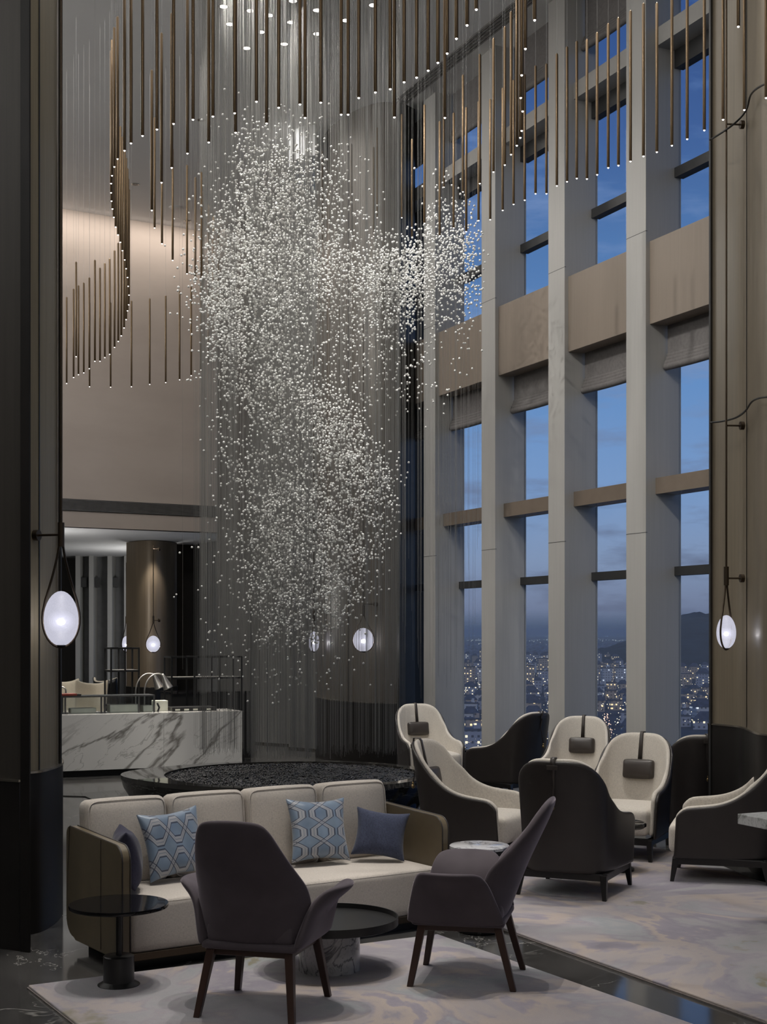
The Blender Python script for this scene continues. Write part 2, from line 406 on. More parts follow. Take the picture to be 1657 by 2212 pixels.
v = t.coord(); sp = t.ramp(t.noise(v, 90, 2), [(.4,(.66,.66,.66)),(.6,(.78,.78,.78))])
mx = t.n('ShaderNodeMixShader'); t.l(sp, mx.inputs[0]); t.l(tr.outputs[0], mx.inputs[1]); t.l(e.outputs[0], mx.inputs[2])
m2 = t.n('ShaderNodeMixShader'); m2.inputs[0].default_value = .03; t.l(mx.outputs[0], m2.inputs[1]); t.l(gl.outputs[0], m2.inputs[2]); t.l(m2.outputs[0], t.out.inputs[0])
t.m.cycles.emission_sampling = 'NONE'; M['frosted'] = t.m
for i_, (al_, st_) in enumerate(((.42,3.6),(.34,2.4),(.28,1.7),(.22,1.3),(.18,1.1))): M['halo%d' % (i_+1)] = glow('glow_shell_%d' % (i_+1), al_, st_)
t = NT('window_glass'); tr = t.n('ShaderNodeBsdfTransparent'); tr.inputs[0].default_value = (.96,.97,.98,1); gl = t.n('ShaderNodeBsdfGlossy'); gl.inputs['Roughness'].default_value = .02
mx = t.n('ShaderNodeMixShader'); mx.inputs[0].default_value = .05; t.l(tr.outputs[0], mx.inputs[1]); t.l(gl.outputs[0], mx.inputs[2]); t.l(mx.outputs[0], t.out.inputs[0]); M['glass'] = t.m
t = NT('case_glass'); tr = t.n('ShaderNodeBsdfTransparent'); tr.inputs[0].default_value = (.95,.97,.98,1); gl = t.n('ShaderNodeBsdfGlossy'); gl.inputs['Roughness'].default_value = .03
mx = t.n('ShaderNodeMixShader'); mx.inputs[0].default_value = .06; t.l(tr.outputs[0], mx.inputs[1]); t.l(gl.outputs[0], mx.inputs[2]); t.l(mx.outputs[0], t.out.inputs[0]); M['caseglass'] = t.m
M['rod'] = simple('rod_bronze', (.135,.090,.048), .36, .65, var=.06)
M['wire'] = simple('wire_steel', (.24,.235,.23), .35, .6)
M['string'] = simple('clear_string', (.25,.245,.23), .4, 0, var=.1)
M['bead'] = simple('glass_bead', (.93,.92,.88), .12, 0, .6, var=.03)
M['red'] = simple('red_book', (.22,.045,.03), .5); M['cream_chair'] = linen('beige_upholstery', (.50,.44,.34))
M['whitebox'] = simple('white_box', (.6,.6,.5), .5)

# ------------------------------------------------------------------ camera, view
cam = bpy.data.cameras.new('camera'); co = bpy.data.objects.new('camera', cam); COL.objects.link(co); SC.camera = co
co.location = (0, 0, EYE); co.rotation_euler = (PI/2, 0, 0)
cam.sensor_fit = 'AUTO'; cam.sensor_width = 36; cam.lens = F*36/2212; cam.shift_y = (HY-1106)/2212; cam.shift_x = 0
cam.clip_start = .05; cam.clip_end = 60000
SC.view_settings.view_transform = 'Standard'; SC.view_settings.look = 'None'; SC.view_settings.gamma = 1; SC.view_settings.exposure = 0.0
SC.view_settings.use_curve_mapping = False
try:
    SC.cycles.use_denoising = True; SC.cycles.denoiser = 'OPENIMAGEDENOISE'
    SC.cycles.max_bounces = 7; SC.cycles.diffuse_bounces = 4; SC.cycles.glossy_bounces = 4; SC.cycles.transparent_max_bounces = 12; SC.cycles.transmission_bounces = 4
    SC.cycles.sample_clamp_indirect = 4.0; SC.cycles.caustics_reflective = False; SC.cycles.caustics_refractive = False
except Exception: pass

# ------------------------------------------------------------------ sky
w = bpy.data.worlds.new('world'); SC.world = w; w.use_nodes = True; nt = w.node_tree; nt.nodes.clear()
o = nt.nodes.new('ShaderNodeOutputWorld'); bg = nt.nodes.new('ShaderNodeBackground'); tc = nt.nodes.new('ShaderNodeTexCoord')
sx = nt.nodes.new('ShaderNodeSeparateXYZ'); rp = nt.nodes.new('ShaderNodeValToRGB')
nt.links.new(tc.outputs['Generated'], sx.inputs[0]); nt.links.new(sx.outputs['Z'], rp.inputs['Fac'])
def sl(r, g, b):
    f = lambda c: (c/255/12.92 if c/255 <= .04045 else ((c/255+.055)/1.055)**2.4); return (f(r), f(g), f(b), 1)
st = [(0.0, sl(78,92,112)), (.006, sl(98,110,132)), (.016, sl(128,138,164)), (.05, sl(138,158,190)), (.10, sl(128,162,208)), (.17, sl(106,150,205)), (.26, sl(84,126,182)), (.33, sl(66,100,158)), (.42, sl(54,82,138)), (1.0, sl(40,58,98))]
e = rp.color_ramp.elements
e[0].position, e[0].color = st[0]
e[1].position, e[1].color = st[-1]
for p, c in st[1:-1]:
    x = e.new(p); x.color = c
mp = nt.nodes.new('ShaderNodeMapping'); mp.inputs['Scale'].default_value = (6, 6, 26); mp.inputs['Location'].default_value = (1.7, .4, .35)
nz = nt.nodes.new('ShaderNodeTexNoise'); nz.inputs['Scale'].default_value = 1.6; nz.inputs['Detail'].default_value = 6; nz.inputs['Roughness'].default_value = .6
nt.links.new(tc.outputs['Generated'], mp.inputs[0]); nt.links.new(mp.outputs[0], nz.inputs['Vector'])
cr = nt.nodes.new('ShaderNodeValToRGB'); cr.color_ramp.elements[0].position = .50; cr.color_ramp.elements[0].color = (0,0,0,1); cr.color_ramp.elements[1].position = .72; cr.color_ramp.elements[1].color = (.85,.85,.85,1)
nt.links.new(nz.outputs['Fac'], cr.inputs[0])
cc = nt.nodes.new('ShaderNodeValToRGB'); ce = cc.color_ramp.elements
ce[0].position, ce[0].color = 0.0, sl(78,82,104); ce[1].position, ce[1].color = .12, sl(112,122,150)
x = ce.new(.06); x.color = sl(88,94,118); x = ce.new(.2); x.color = sl(142,165,205); x = ce.new(.35); x.color = sl(104,138,192)
nt.links.new(sx.outputs['Z'], cc.inputs[0])
mx = nt.nodes.new('ShaderNodeMix'); mx.data_type = 'RGBA'
ins = [i for i in mx.inputs if i.enabled]; outm = [i for i in mx.outputs if i.enabled][0]
nt.links.new(cr.outputs[0], ins[0]); nt.links.new(rp.outputs[0], ins[1]); nt.links.new(cc.outputs[0], ins[2])
nt.links.new(outm, bg.inputs[0]); bg.inputs[1].default_value = 1.0; nt.links.new(bg.outputs[0], o.inputs[0])

# ------------------------------------------------------------------ lights
def spot(loc, power, size, blend=.6, col=(1,.94,.87), aim=None, rad=.06):
    l = bpy.data.lights.new('spot_beam', 'SPOT'); l.energy = power; l.spot_size = math.radians(size); l.spot_blend = blend; l.color = col; l.shadow_soft_size = rad
    ob = bpy.data.objects.new('spot_beam', l); COL.objects.link(ob); ob.location = loc
    if aim is not None: ob.rotation_euler = (Vector(aim)-Vector(loc)).to_track_quat('-Z', 'Y').to_euler()
    return ob
def area(loc, power, sx, sy, aim, col=(1,.95,.9), rz=None):
    l = bpy.data.lights.new('area_light', 'AREA'); l.shape = 'RECTANGLE'; l.size = sx; l.size_y = sy; l.energy = power; l.color = col
    ob = bpy.data.objects.new('area_light', l); COL.objects.link(ob); ob.location = loc
    ob.rotation_euler = (Vector(aim)-Vector(loc)).to_track_quat('-Z', 'Y').to_euler()
    if rz is not None: ob.rotation_euler = rz
    return ob

# ------------------------------------------------------------------ room shell
def WALLX(d): return 9.971 - .452*d
def outer(d): return (WALLX(d)+.62, d)          # just outside the window wall
PLAN = [(-14,-6), outer(-6), outer(30), (-2,34), (-2,40), (-14,40)]
struct(MB().prism(PLAN, -.2, 0).build('floor', M['floor']))
ceil = struct(MB().prism(PLAN, CEIL, CEIL+.2).build('ceiling', M['ceiling']))
TT = Vector((.4119, -.9113)); NO = Vector((.9113, .4119))      # along the window wall towards the camera, and outwards
def wpt(d, s=0.0, o=0.0):
    q = Vector((WALLX(d), d)) + TT*s + NO*o; return (q.x, q.y)
colD = [24.0, 22.4, 20.75, 19.12, 17.53, 15.98, 14.43, 12.88, 11.3, 9.7, 8.1, 6.5]
CW, CDP = .38, .473
for i, d in enumerate(colD):
    q = [wpt(d), wpt(d, CW), wpt(d, CW, CDP), wpt(d, 0, CDP)]
    cw = struct(MB().prism(q, 0, CEIL).build('column_%d' % (i+1), M['column']))
    bb = MB()
    for z in (2.98+.12, 6.44):
        bb.prism([wpt(d, -.001, -.001), wpt(d, CW+.001, -.001), wpt(d, CW+.001, .02), wpt(d, -.001, .02)], z, z+.006)
    bb.build('joint', M['frame'], cw)
    bb = MB().prism([wpt(d, -.006, -.006), wpt(d, CW+.006, -.006), wpt(d, CW+.006, .3), wpt(d, -.006, .3)], .0, .02); bb.build('foot_line', M['edge'], cw)
bay = 0
for a, b in zip(colD[1:], colD[2:-2]):      # bays between neighbouring columns
    bay += 1
    s1 = (a-b)*1.0973
    def seg(o0, o1, z0, z1, name, mat, par=None, bevel=0):
        q = [wpt(a, CW, o0), wpt(a, s1, o0), wpt(a, s1, o1), wpt(a, CW, o1)]
        return MB().prism(q, z0, z1).build(name, mat, par, bevel=bevel)
    win = struct(seg(CDP-.03, CDP-.015, 0, CEIL, 'window_%d' % bay, M['glass']))
    for z0, z1 in ((2.63,2.73), (7.08,7.19), (8.30,8.52)):
        seg(CDP-.09, CDP+.03, z0, z1, 'transom', M['frame'], win)
    seg(CDP-.09, CDP+.03, 0, .06, 'sill', M['frame'], win)
    struct(seg(.05, .43, 5.41, 6.33, 'beam_%d' % bay, M['spandrel'], bevel=.004))
    lb = struct(seg(.13, .40, 3.53, 3.71, 'trim_%d' % bay, M['beam']))
    struct(seg(.13, .40, 8.50, 8.70, 'trim_%d' % (bay+20), M['beamgrey']))
    # folded roman blinds under the spandrel and at the ceiling
    for zt, zb, nm in ((5.41, 4.93, 'lower'), (CEIL, 9.12, 'upper')):
        bl = empty('roman_blind', (*wpt(a, (CW+s1)/2, .3), zb))
        tag(bl, 'grey folded roman blind %s, %s window bay from the left' % ('under the beige spandrel' if nm == 'lower' else 'just below the ceiling', ordinal(bay)), 'blind', 'roman blinds in the window bays')
        def local(m, name):
            ob = m.build(name, M['blind'], bl, smooth=50); 
            for vv in ob.data.vertices: vv.co = vv.co - Vector(bl.location)
            return ob
        m = MB().prism([wpt(a, CW+.03, .27), wpt(a, s1-.03, .27), wpt(a, s1-.03, .285), wpt(a, CW+.03, .285)], zb+.12, zt); local(m, 'cloth')
        for k in range(4):
            m = MB(); p0, p1 = wpt(a, CW+.02, .27-.015*k+.03), wpt(a, s1-.02, .27-.015*k+.03); n = 9; pts = []
            for q in range(n):
                x = q/(n-1); pts.append((p0[0]+(p1[0]-p0[0])*x, p0[1]+(p1[1]-p0[1])*x, zb+.14-.04*k-.012*math.sin(PI*x)))
            m.tube(pts, .042, 8); local(m, 'fold')
# soffit grille along the window wall
g = MB()
for k in range(5):
    g.prism([wpt(23.5, 0, -.42+.05*k), wpt(23.5, 14, -.42+.05*k), wpt(23.5, 14, -.40+.05*k), wpt(23.5, 0, -.40+.05*k)], CEIL-.02, CEIL)
struct(g.build('trim_grille', M['vent']))
# outer shell of the hall behind the camera and at the left
struct(MB().box((-1, -5.1, 4.9), (13, .1, 5)).build('wall_back', M['farpanel']))
struct(MB().box((-12.1, 14, 4.9), (.1, 26, 5)).build('wall_left', M['farpanel']))
struct(MB().prism([wpt(6.5, 0), wpt(6.5, 13), wpt(6.5, 13, .3), wpt(6.5, 0, .3)], 0, CEIL).build('wall_right', M['column']))
# beige wall above the bar opening
bw0, bw1 = Vector((-12.0, 22.27)), Vector((-2.72, 27.99))
bd = (bw1-bw0).normalized()
struct(MB().ribbon([bw0, bw1], 3.95, CEIL, .3).build('wall_front', M['beige']))
m = MB()
nl = 9
vent = empty('ceiling_vent', (bw0.x*.4+bw1.x*.6, bw0.y*.4+bw1.y*.6, 4.3), label='long dark slatted air grille across the foot of the beige wall', cat='vent')
def local_to(ob, par):
    for vv in ob.data.vertices: vv.co = vv.co - Vector(par.location)
nb = Vector((bd.y, -bd.x))
pa, pb = bw0 + nb*.004, bw1 + nb*.004
o = MB().ribbon([pb, pa], 4.24, 4.46, .012).build('backing', M['frame'], vent); local_to(o, vent)
m = MB()
for k in range(9):
    z = 4.25 + k*.0235
    m.ribbon([pb+nb*.012, pa+nb*.012], z, z+.011, .014)
o = m.build('slats', M['vent'], vent); local_to(o, vent)
# far side of the hall to the right of the beige wall, then grey panelled columns
def flat(px0, d0, px1, d1, z0, z1, th, name, mat):
    a, b = Vector(XD(px0, d0)), Vector(XD(px1, d1)); return struct(MB().ribbon([a, b], z0, z1, th).build(name, mat))
flat(470, 27.4, 556, 25.9, 0, CEIL, .4, 'wall_panel', M['farpanel'])
def farcol(i, px0, px1, d, dd):
    a, b = Vector(XD(px0, d)), Vector(XD(px1, d-dd)); o = struct(MB().ribbon([a, b], 0, CEIL, .5).build('column_%d' % i, M['farcolumn']))
    MB().ribbon([a-Vector((0,.01)), b-Vector((0,.01))], .0, .03, .012).build('foot_line', M['edge'], o)
M['farcolumn'] = wood_panel('far_column', (.19,.187,.178), .5, .08)
farcol(31, 552, 626, 25.3, .5); farcol(32, 624, 694, 24.2, .5)
flat(690, 24.8, 930, 24.8, 0, CEIL, .2, 'wall_end', M['darkpanel'])
# low ceiling and far windows beyond the bar
struct(MB().prism([(-12,22.4),(-2.72,28.1),(-2.4,38),(-12,38)], 3.95, 4.1).build('ceiling_low', M['ceiling']))
struct(MB().box((-7, 37.4, 2.5), (6.5, .1, 2.6)).build('wall_far', M['darkpanel']))
M['farwin'] = simple('far_dim_panel', (.15,.152,.155), .5)
for i, (x0, x1) in enumerate(((163,173),(192,202),(232,242),(268,276))):
    a, b = XD(x0, 36.2), XD(x1, 36.2)
    struct(MB().prism([a, b, (b[0], 37.3), (a[0], 37.3)], 0, 3.95).build('column_%d' % (41+i), M['column']))
    c0, c1 = XD(x1, 36.7), XD(x1+30, 36.7)
    struct(MB().prism([c0, c1, (c1[0], 36.9), (c0[0], 36.9)], 0, 3.95).build('wall_recess_%d' % (i+1), M['farwin']))
    struct(MB().prism([XD(x1, 36.3), XD(x1+14, 36.3), XD(x1+14, 36.6), XD(x1, 36.6)], 3.15, 3.4).build('trim_%d' % (41+i), M['frame']))
flat(372, 31.5, 428, 31.5, 0, 3.95, .3, 'wall_dark', M['skirt'])
flat(426, 31.3, 488, 29.8, 0, 3.95, .3, 'wall_grey', M['farwin'])

# ------------------------------------------------------------------ pillars with curved wood panels
def pillar(name, pts, seams, zskirt, ztop, mat, th=.25, skirt_out=.02):
    root = struct(MB().ribbon(pts, zskirt, ztop, th).build(name, mat, smooth=40))
    out = []
    for i, p in enumerate(pts):
        d = (Vector(pts[min(i+1,len(pts)-1)]) - Vector(pts[max(i-1,0)])).normalized(); out.append(Vector(p) + Vector((d.y, -d.x))*skirt_out)
    MB().ribbon(out, 0, zskirt, th).build('skirt', M['skirt'], root, smooth=40)
    MB().ribbon([p + (p-Vector(q)).normalized()*.006 for p, q in zip(out, pts)], zskirt-.006, zskirt+.008, .03).build('skirt_trim', M['edge'], root, smooth=40)
    for k in seams:
        p, q = Vector(pts[k]), Vector(pts[min(k+1, len(pts)-1)]); d = (q-p).normalized(); n = Vector((d.y, -d.x))
        c = p + n*.002
        MB().prism([c-d*.006, c+d*.006, c+d*.006+n*.004, c-d*.006+n*.004], zskirt+.01, ztop).build('seam', M['black'], root)
    return root
def spl(ctrl, n):                        # smooth plan curve through (px, d) control points
    c = [(i/(len(ctrl)-1), *XD(*q)) for i, q in enumerate(ctrl)]
    return [catmull(c, k/n) for k in range(n+1)]
pillar('pillar_left', spl([(60,9.33),(84,9.42),(108,9.62),(124,9.85),(130,10.1),(122,10.5)], 25), [5], 1.07, CEIL, M['pillar'])
fin = pillar('pillar_front', [Vector(XD(-260, 9.4)), Vector(XD(-100, 9.1)), Vector(XD(46, 8.86))], [], 1.065, CEIL, M['darkpanel'], .012)
fe = struct(MB().ribbon([Vector(XD(44, 8.83)), Vector(XD(63.5, 8.80))], 0, CEIL, .012).build('trim_left', M['skirt']))
struct(MB().ribbon([Vector(XD(126, 9.86)), Vector(XD(131, 9.84))], 1.08, CEIL, .01).build('trim_edge', M['frame']))
M['pillar_r'] = wood_panel('pillar_wood_right', (.17,.142,.102), .36, .22, .5)
pillar('pillar_right', spl([(1533,12.75),(1574,12.52),(1604,12.3),(1622,11.95),(1642,11.5),(1680,11.25),(1760,10.9)], 36), [15], 1.17, CEIL, M['pillar_r'])
struct(MB().ribbon([Vector(XD(1531.5, 12.70)), Vector(XD(1535, 12.69))], 0, CEIL, .3).build('trim_right', M['frame']))
pillar('pillar_centre', spl([(684,22.6),(720,21.7),(770,21.1),(820,20.8),(858,20.8)], 24), [10, 17], .95, CEIL, M['pillar_grey'])
struct(MB().ribbon([Vector(XD(857, 20.78)), Vector(XD(863, 20.75))], 0, CEIL, .4).build('trim_centre', M['frame']))
pillar('pillar_bar', spl([(273,30.6),(300,30.1),(330,29.95),(360,30.2),(382,30.8)], 20), [], .82, 3.94, M['pillar_back'])
# white curved cove where the ceiling turns round the centre pillar
cv = spl([(684,21.75),(660,21.8),(640,22.0),(628,22.4),(634,22.9),(660,23.4),(700,23.7)], 24)
struct(MB().ribbon(cv, 9.33, CEIL, .04).build('ceiling_cove', simple('cove_paint', (.85,.85,.84), .6, var=.02), smooth=60))

# ------------------------------------------------------------------ rugs
def rect(o, u, v, lu, lv): return [tuple(o), tuple(o+u*lu), tuple(o+u*lu+v*lv), tuple(o+v*lv)]
def rug(name, o, u, v, lu, lv, mat, label, poly=None):
    o, u, v = Vector(o), Vector(u).normalized(), Vector(v).normalized()
    q = poly or rect(o, u, v, lu, lv)
    area_ = sum(q[i][0]*q[(i+1)%4][1]-q[(i+1)%4][0]*q[i][1] for i in range(4)) if poly is None else 1
    if area_ < 0: q.reverse()
    r = MB().prism(q, .002, .022).build(name, mat, bevel=.006); tag(r, label, 'rug')
    e = MB().prism([tuple(Vector(p)+ (Vector(p)-o-u*lu/2-v*lv/2).normalized()*.012) for p in q], 0.0005, .008).build('edge_binding', M['rugedge'], r)
    return r
rug('area_rug', (-1.99,7.91), (.868,.496), (.496,-.868), 2.70, 5.0, M['rug'], 'watercolour patterned rug under the coffee table and grey armchairs')
rug('area_rug', (-.5,12.0), (.891,.454), (.454,-.891), 4.9, 7.5, M['rug2'], 'large watercolour patterned rug under the high-backed armchairs at right',
    [(-.5,12.0),(2.905,5.318),(7.0,7.4),(3.75,10.3),(3.18,10.85),(2.98,11.25),(2.88,11.9),(2.80,12.35),(2.55,12.85),(2.45,13.1),(2.25,13.4)])

# ------------------------------------------------------------------ sofa
SU, SV = Vector((.826,.563)), Vector((-.563,.826))       # along the front, and towards the back
SO = Vector((-1.53, 8.24)); SRZ = math.atan2(.563, .826); SW = 2.39
sofa = empty('sofa', (SO.x, SO.y, 0), SRZ, 'long cream linen sofa with an olive-brown leather shell on polished floor', 'sofa')
def arm(x0, x1):
    def prof(k): return k
    pts = [(.0,.075)]
    for k in range(7):
        a = PI/2*k/6; pts.append((.09-.09*math.cos(a), .655+.09*math.sin(a)))
    pts += [(.5,.762),(.80,.775)]
    for k in range(7):
        a = PI/2*k/6; pts.append((.85-.06+.06*math.sin(a), .715+.06*math.cos(a)))
    for k in range(7):
        a = PI/2*k/6; pts.append((.85-.12+.12*math.cos(a), .21-.12*math.sin(a)))
    pts.append((.70,.075))
    m = MB(); n = len(pts)
    vs = [(x0, y, z) for y, z in pts] + [(x1, y, z) for y, z in pts]
    m.add(vs, [tuple(range(n)), tuple(reversed(range(n, 2*n)))] + [(i, n+i, n+(i+1) % n, (i+1) % n) for i in range(n)])
    return m, pts
for x0, x1, xs in ((0,.062,.0), (SW-.062, SW, SW)):
    m, pts = arm(x0, x1); ar = m.build('arm', M['armleather'], sofa, bevel=.018, smooth=50)
    for xx in (x0+.006, x1-.006):
        MB().tube([(xx, y, z) for y, z in pts[:10]], .005, 6).build('piping', M['chairleather'], ar, smooth=180)
    MB().box((x0-.0015 if xs == 0 else x1+.0015, .30, .42), (.0015, .002, .33)).build('seam', M['chairleather'], ar)
MB().box((SW/2, .86, .43), (SW/2-.06, .03, .335)).build('back_panel', M['armleather'], sofa, bevel=.02)
MB().soft((SW/2, .34, .255), (SW/2-.066, .325, .155), .03, (0,.0,.012), 12).build('seat_cushion', M['linen'], sofa, smooth=180)
MB().tube([(.075, .02, .392), (SW-.075, .02, .392)], .004, 6).build('seat_piping', M['linen'], sofa, smooth=180)
MB().box((SW/2, .40, .085), (SW/2-.05, .40, .022)).build('base_rail', M['bronze'], sofa, bevel=.004)
MB().box((SW/2, .43, .031), (SW/2-.12, .35, .030)).build('plinth', M['black'], sofa)
cwid = (SW-.10)/4
for k in range(4):
    cx = .05 + cwid*(k+.5); tl = Matrix.Rotation(-.10, 3, 'X')
    cu = MB().soft((0,0,0), (cwid/2-.010, .082, .275), .05, (0,.024,.006), 12, tl).build('back_cushion', M['linen'], sofa, smooth=180, loc=(cx, .725, .665))
    hw, hh = cwid/2-.022, .262; pp = []
    for a in range(24):
        an = 2*PI*a/24; ca, sa = math.cos(an), math.sin(an)
        px = hw*(abs(ca)**.22)*(1 if ca >= 0 else -1); pz = hh*(abs(sa)**.22)*(1 if sa >= 0 else -1)
        pp.append(tl @ Vector((px, -.077, pz)))
    MB().tube(pp, .004, 5, closed=True).build('piping', M['linen'], cu, smooth=180)
def sofa_pt(a, dpt, z): q = SO + SU*a + SV*dpt; return (q.x, q.y, z)
def pillow(name, a, dpt, z, w, h, th, rz, tilt, mat, label, roll=0.0):
    o = MB().pillow(w, h, th).build(name, mat, smooth=180, sub=1); o.location = sofa_pt(a, dpt, z)
    o.rotation_euler = (Matrix.Rotation(SRZ+rz, 3, 'Z') @ Matrix.Rotation(-tilt, 3, 'X') @ Matrix.Rotation(roll, 3, 'Y')).to_euler()
    return tag(o, label, 'cushion')
pillow('throw_pillow', .58, .505, .655, .235, .235, .075, .05, .30, M['trellis_turned'], 'light blue satin trellis-pattern cushion at the left of the sofa', -.07)
pillow('throw_pillow', 1.66, .505, .655, .235, .235, .075, -.12, .30, M['trellis'], 'light blue satin trellis-pattern cushion towards the right of the sofa', .03)
pillow('throw_pillow', 2.10, .40, .605, .20, .18, .075, -.55, .30, M['denim'], 'plain blue woven cushion leaning in the right corner of the sofa', .14)
pillow('throw_pillow', .215, .40, .615, .22, .195, .085, 1.25, .15, M['navy'], 'dark navy cushion standing against the left arm of the sofa')

# ------------------------------------------------------------------ grey velvet armchairs
def velvet_chair(loc, rz, label):
    t = empty('velvet_armchair', loc, rz, label, 'armchair', 'grey velvet armchairs')
    V = M['velvet']
    def pad(ctrl, cen, shape, th, name, k=5):
        # upholstered pad: closed outline [(a, b)] around cen, shape(a, b) -> point and thickness direction
        n = len(ctrl); per = []
        for i in range(n):
            p0, p1, p2, p3 = [Vector(ctrl[(i+j-1) % n]) for j in range(4)]
            for q in range(k):
                x = q/k; per.append(.5*((2*p1)+(p2-p0)*x+(2*p0-5*p1+4*p2-p3)*x*x+(3*p1-p0-3*p2+p3)*x**3))
        m = len(per); rings = [0,.25,.5,.7,.84,.93,.98,1.0]; vs = []; idx = {}
        for sd in (-1, 1):
            for ri, r in enumerate(rings):
                for i in range(1 if r == 0 else m):
                    key = (sd if r < 1 else 0, ri, i)
                    if key in idx: continue
                    ab = Vector(cen) + (per[i]-Vector(cen))*r if r else Vector(cen)
                    p_, nrm = shape(ab[0], ab[1]); idx[key] = len(vs); vs.append(Vector(p_) + Vector(nrm)*sd*th*max(0, 1-r**5)**.5)
        fs = []
        for sd in (-1, 1):
            g = lambda ri, i: idx[(sd if rings[ri] < 1 else 0, ri, 0 if ri == 0 else i % m)]
            for i in range(m):
                f_ = [(g(0,i), g(1,i), g(1,i+1))] + [(g(r,i), g(r+1,i), g(r+1,i+1), g(r,i+1)) for r in range(1, len(rings)-1)]
                fs += [tuple(reversed(x)) if sd > 0 else x for x in f_]
        return MB().add(vs, fs).build(name, V, t, smooth=180, sub=1)
    def bshape(x, z):
        v = (z-.365)/.675; w_ = .30; wrap = interp([(0,.05),(.25,.13),(.45,.14),(.8,.05),(1,.02)], v)
        q = min(1.1, abs(x)/w_); y = -.205 - .085*v - .20*max(0,v)**1.5 + wrap*q**2.2
        n_ = Vector((-(1 if x > 0 else -1)*wrap*2.2*q**1.2/w_, 1, .32)).normalized()
        return (x, y, z), n_
    bo = [(-.205,.37),(0,.362),(.205,.37),(.266,.44),(.306,.56),(.298,.68),(.262,.80),(.222,.92),(.192,.99),(.15,1.03),(.06,1.043),(-.06,1.043),(-.15,1.03),(-.192,.99),(-.222,.92),(-.262,.80),(-.298,.68),(-.306,.56),(-.266,.44)]
    pad(bo, (0,.68), bshape, .042, 'backrest')
    for s in (-1, 1):
        def ashape(y, z, s=s):
            v = (z-.35)/.32; k = max(0, v-.5)/.5; mid_ = max(0, 1-((y-.035)/.22)**2)
            x = .254 + .095*max(0,v) + .115*k**2*mid_**.7
            return (s*x, y, z - .012*k*k*mid_), Vector((s, 0, -.25-.9*k*mid_)).normalized()
        ao = [(-.225,.36),(-.08,.35),(.12,.35),(.285,.36),(.298,.40),(.275,.52),(.245,.62),(.205,.662),(.12,.674),(-.02,.674),(-.11,.662),(-.155,.61),(-.20,.50),(-.235,.40)]
        pad(ao, (.035,.51), ashape, .034, 'arm')
    MB().soft((0,.035,.425), (.245,.265,.07), .05, (0,0,.015), 10).build('seat', V, t, smooth=180, sub=1)
    MB().soft((0,.02,.362), (.262,.262,.022), .02, (0,0,0), 8).build('underside', V, t, smooth=180)
    fr = MB()
    for s in (-1, 1):
        fr.bar((s*.205,-.19,.33), (s*.205,.21,.33), .035, .045)
    fr.bar((-.205,-.19,.33), (.205,-.19,.33), .035, .045); fr.bar((-.205,.21,.33), (.205,.21,.33), .035, .045)
    fr.build('seat_frame', M['legwood'], t, bevel=.004)
    for s in (-1, 1):
        MB().leg((s*.212,.222,.352), (s*.262,.285,0), .046, .034).build('leg', M['legwood'], t, bevel=.004)
        MB().leg((s*.212,-.198,.352), (s*.258,-.292,0), .046, .034).build('leg', M['legwood'], t, bevel=.004)
    return t
velvet_chair((-.63, 7.46, .022), face_rz(.27,.96), 'grey velvet armchair seen from behind, in front of the sofa')
velvet_chair((.48, 8.08, .022), face_rz(-.98,.20), 'grey velvet armchair seen from its side, at the right of the coffee table')

# ------------------------------------------------------------------ high wing chairs
WPLAN = [(-1,-.375,.36),(-.75,-.355,.06),(-.5,-.33,-.20),(-.36,-.295,-.31),(-.2,-.16,-.375),(0,0,-.385),(.2,.16,-.375),(.36,.295,-.31),(.5,.33,-.20),(.75,.355,.06),(1,.375,.36)]
WH = [(0,1.045),(.2,1.04),(.30,1.0),(.38,.925),(.48,.80),(.60,.685),(.72,.628),(.86,.605),(.95,.59),(1,.53)]
def wing_surface(zb, drop=0.0, ext=0.0):
    def fn(u, v):
        q = 2*u-1; p = catmull(WPLAN, q); top = catmull([(a, b, 0, 0) for a, b in WH], abs(q))[0] - drop
        z = zb + (top-zb)*v; back = max(0, 1-abs(q)/.8)**.8
        k = max(0.0, (z-.2)/.85); y = p[1] - .165*back*k**1.1 + .05*(1-back)*0; x = p[0]*(.93+.09*k if abs(q) < .5 else .93+.12*k)
        if abs(q) > .9: y += .0 - .05*k*(abs(q)-.9)/.1
        return (x, y, z)
    return fn
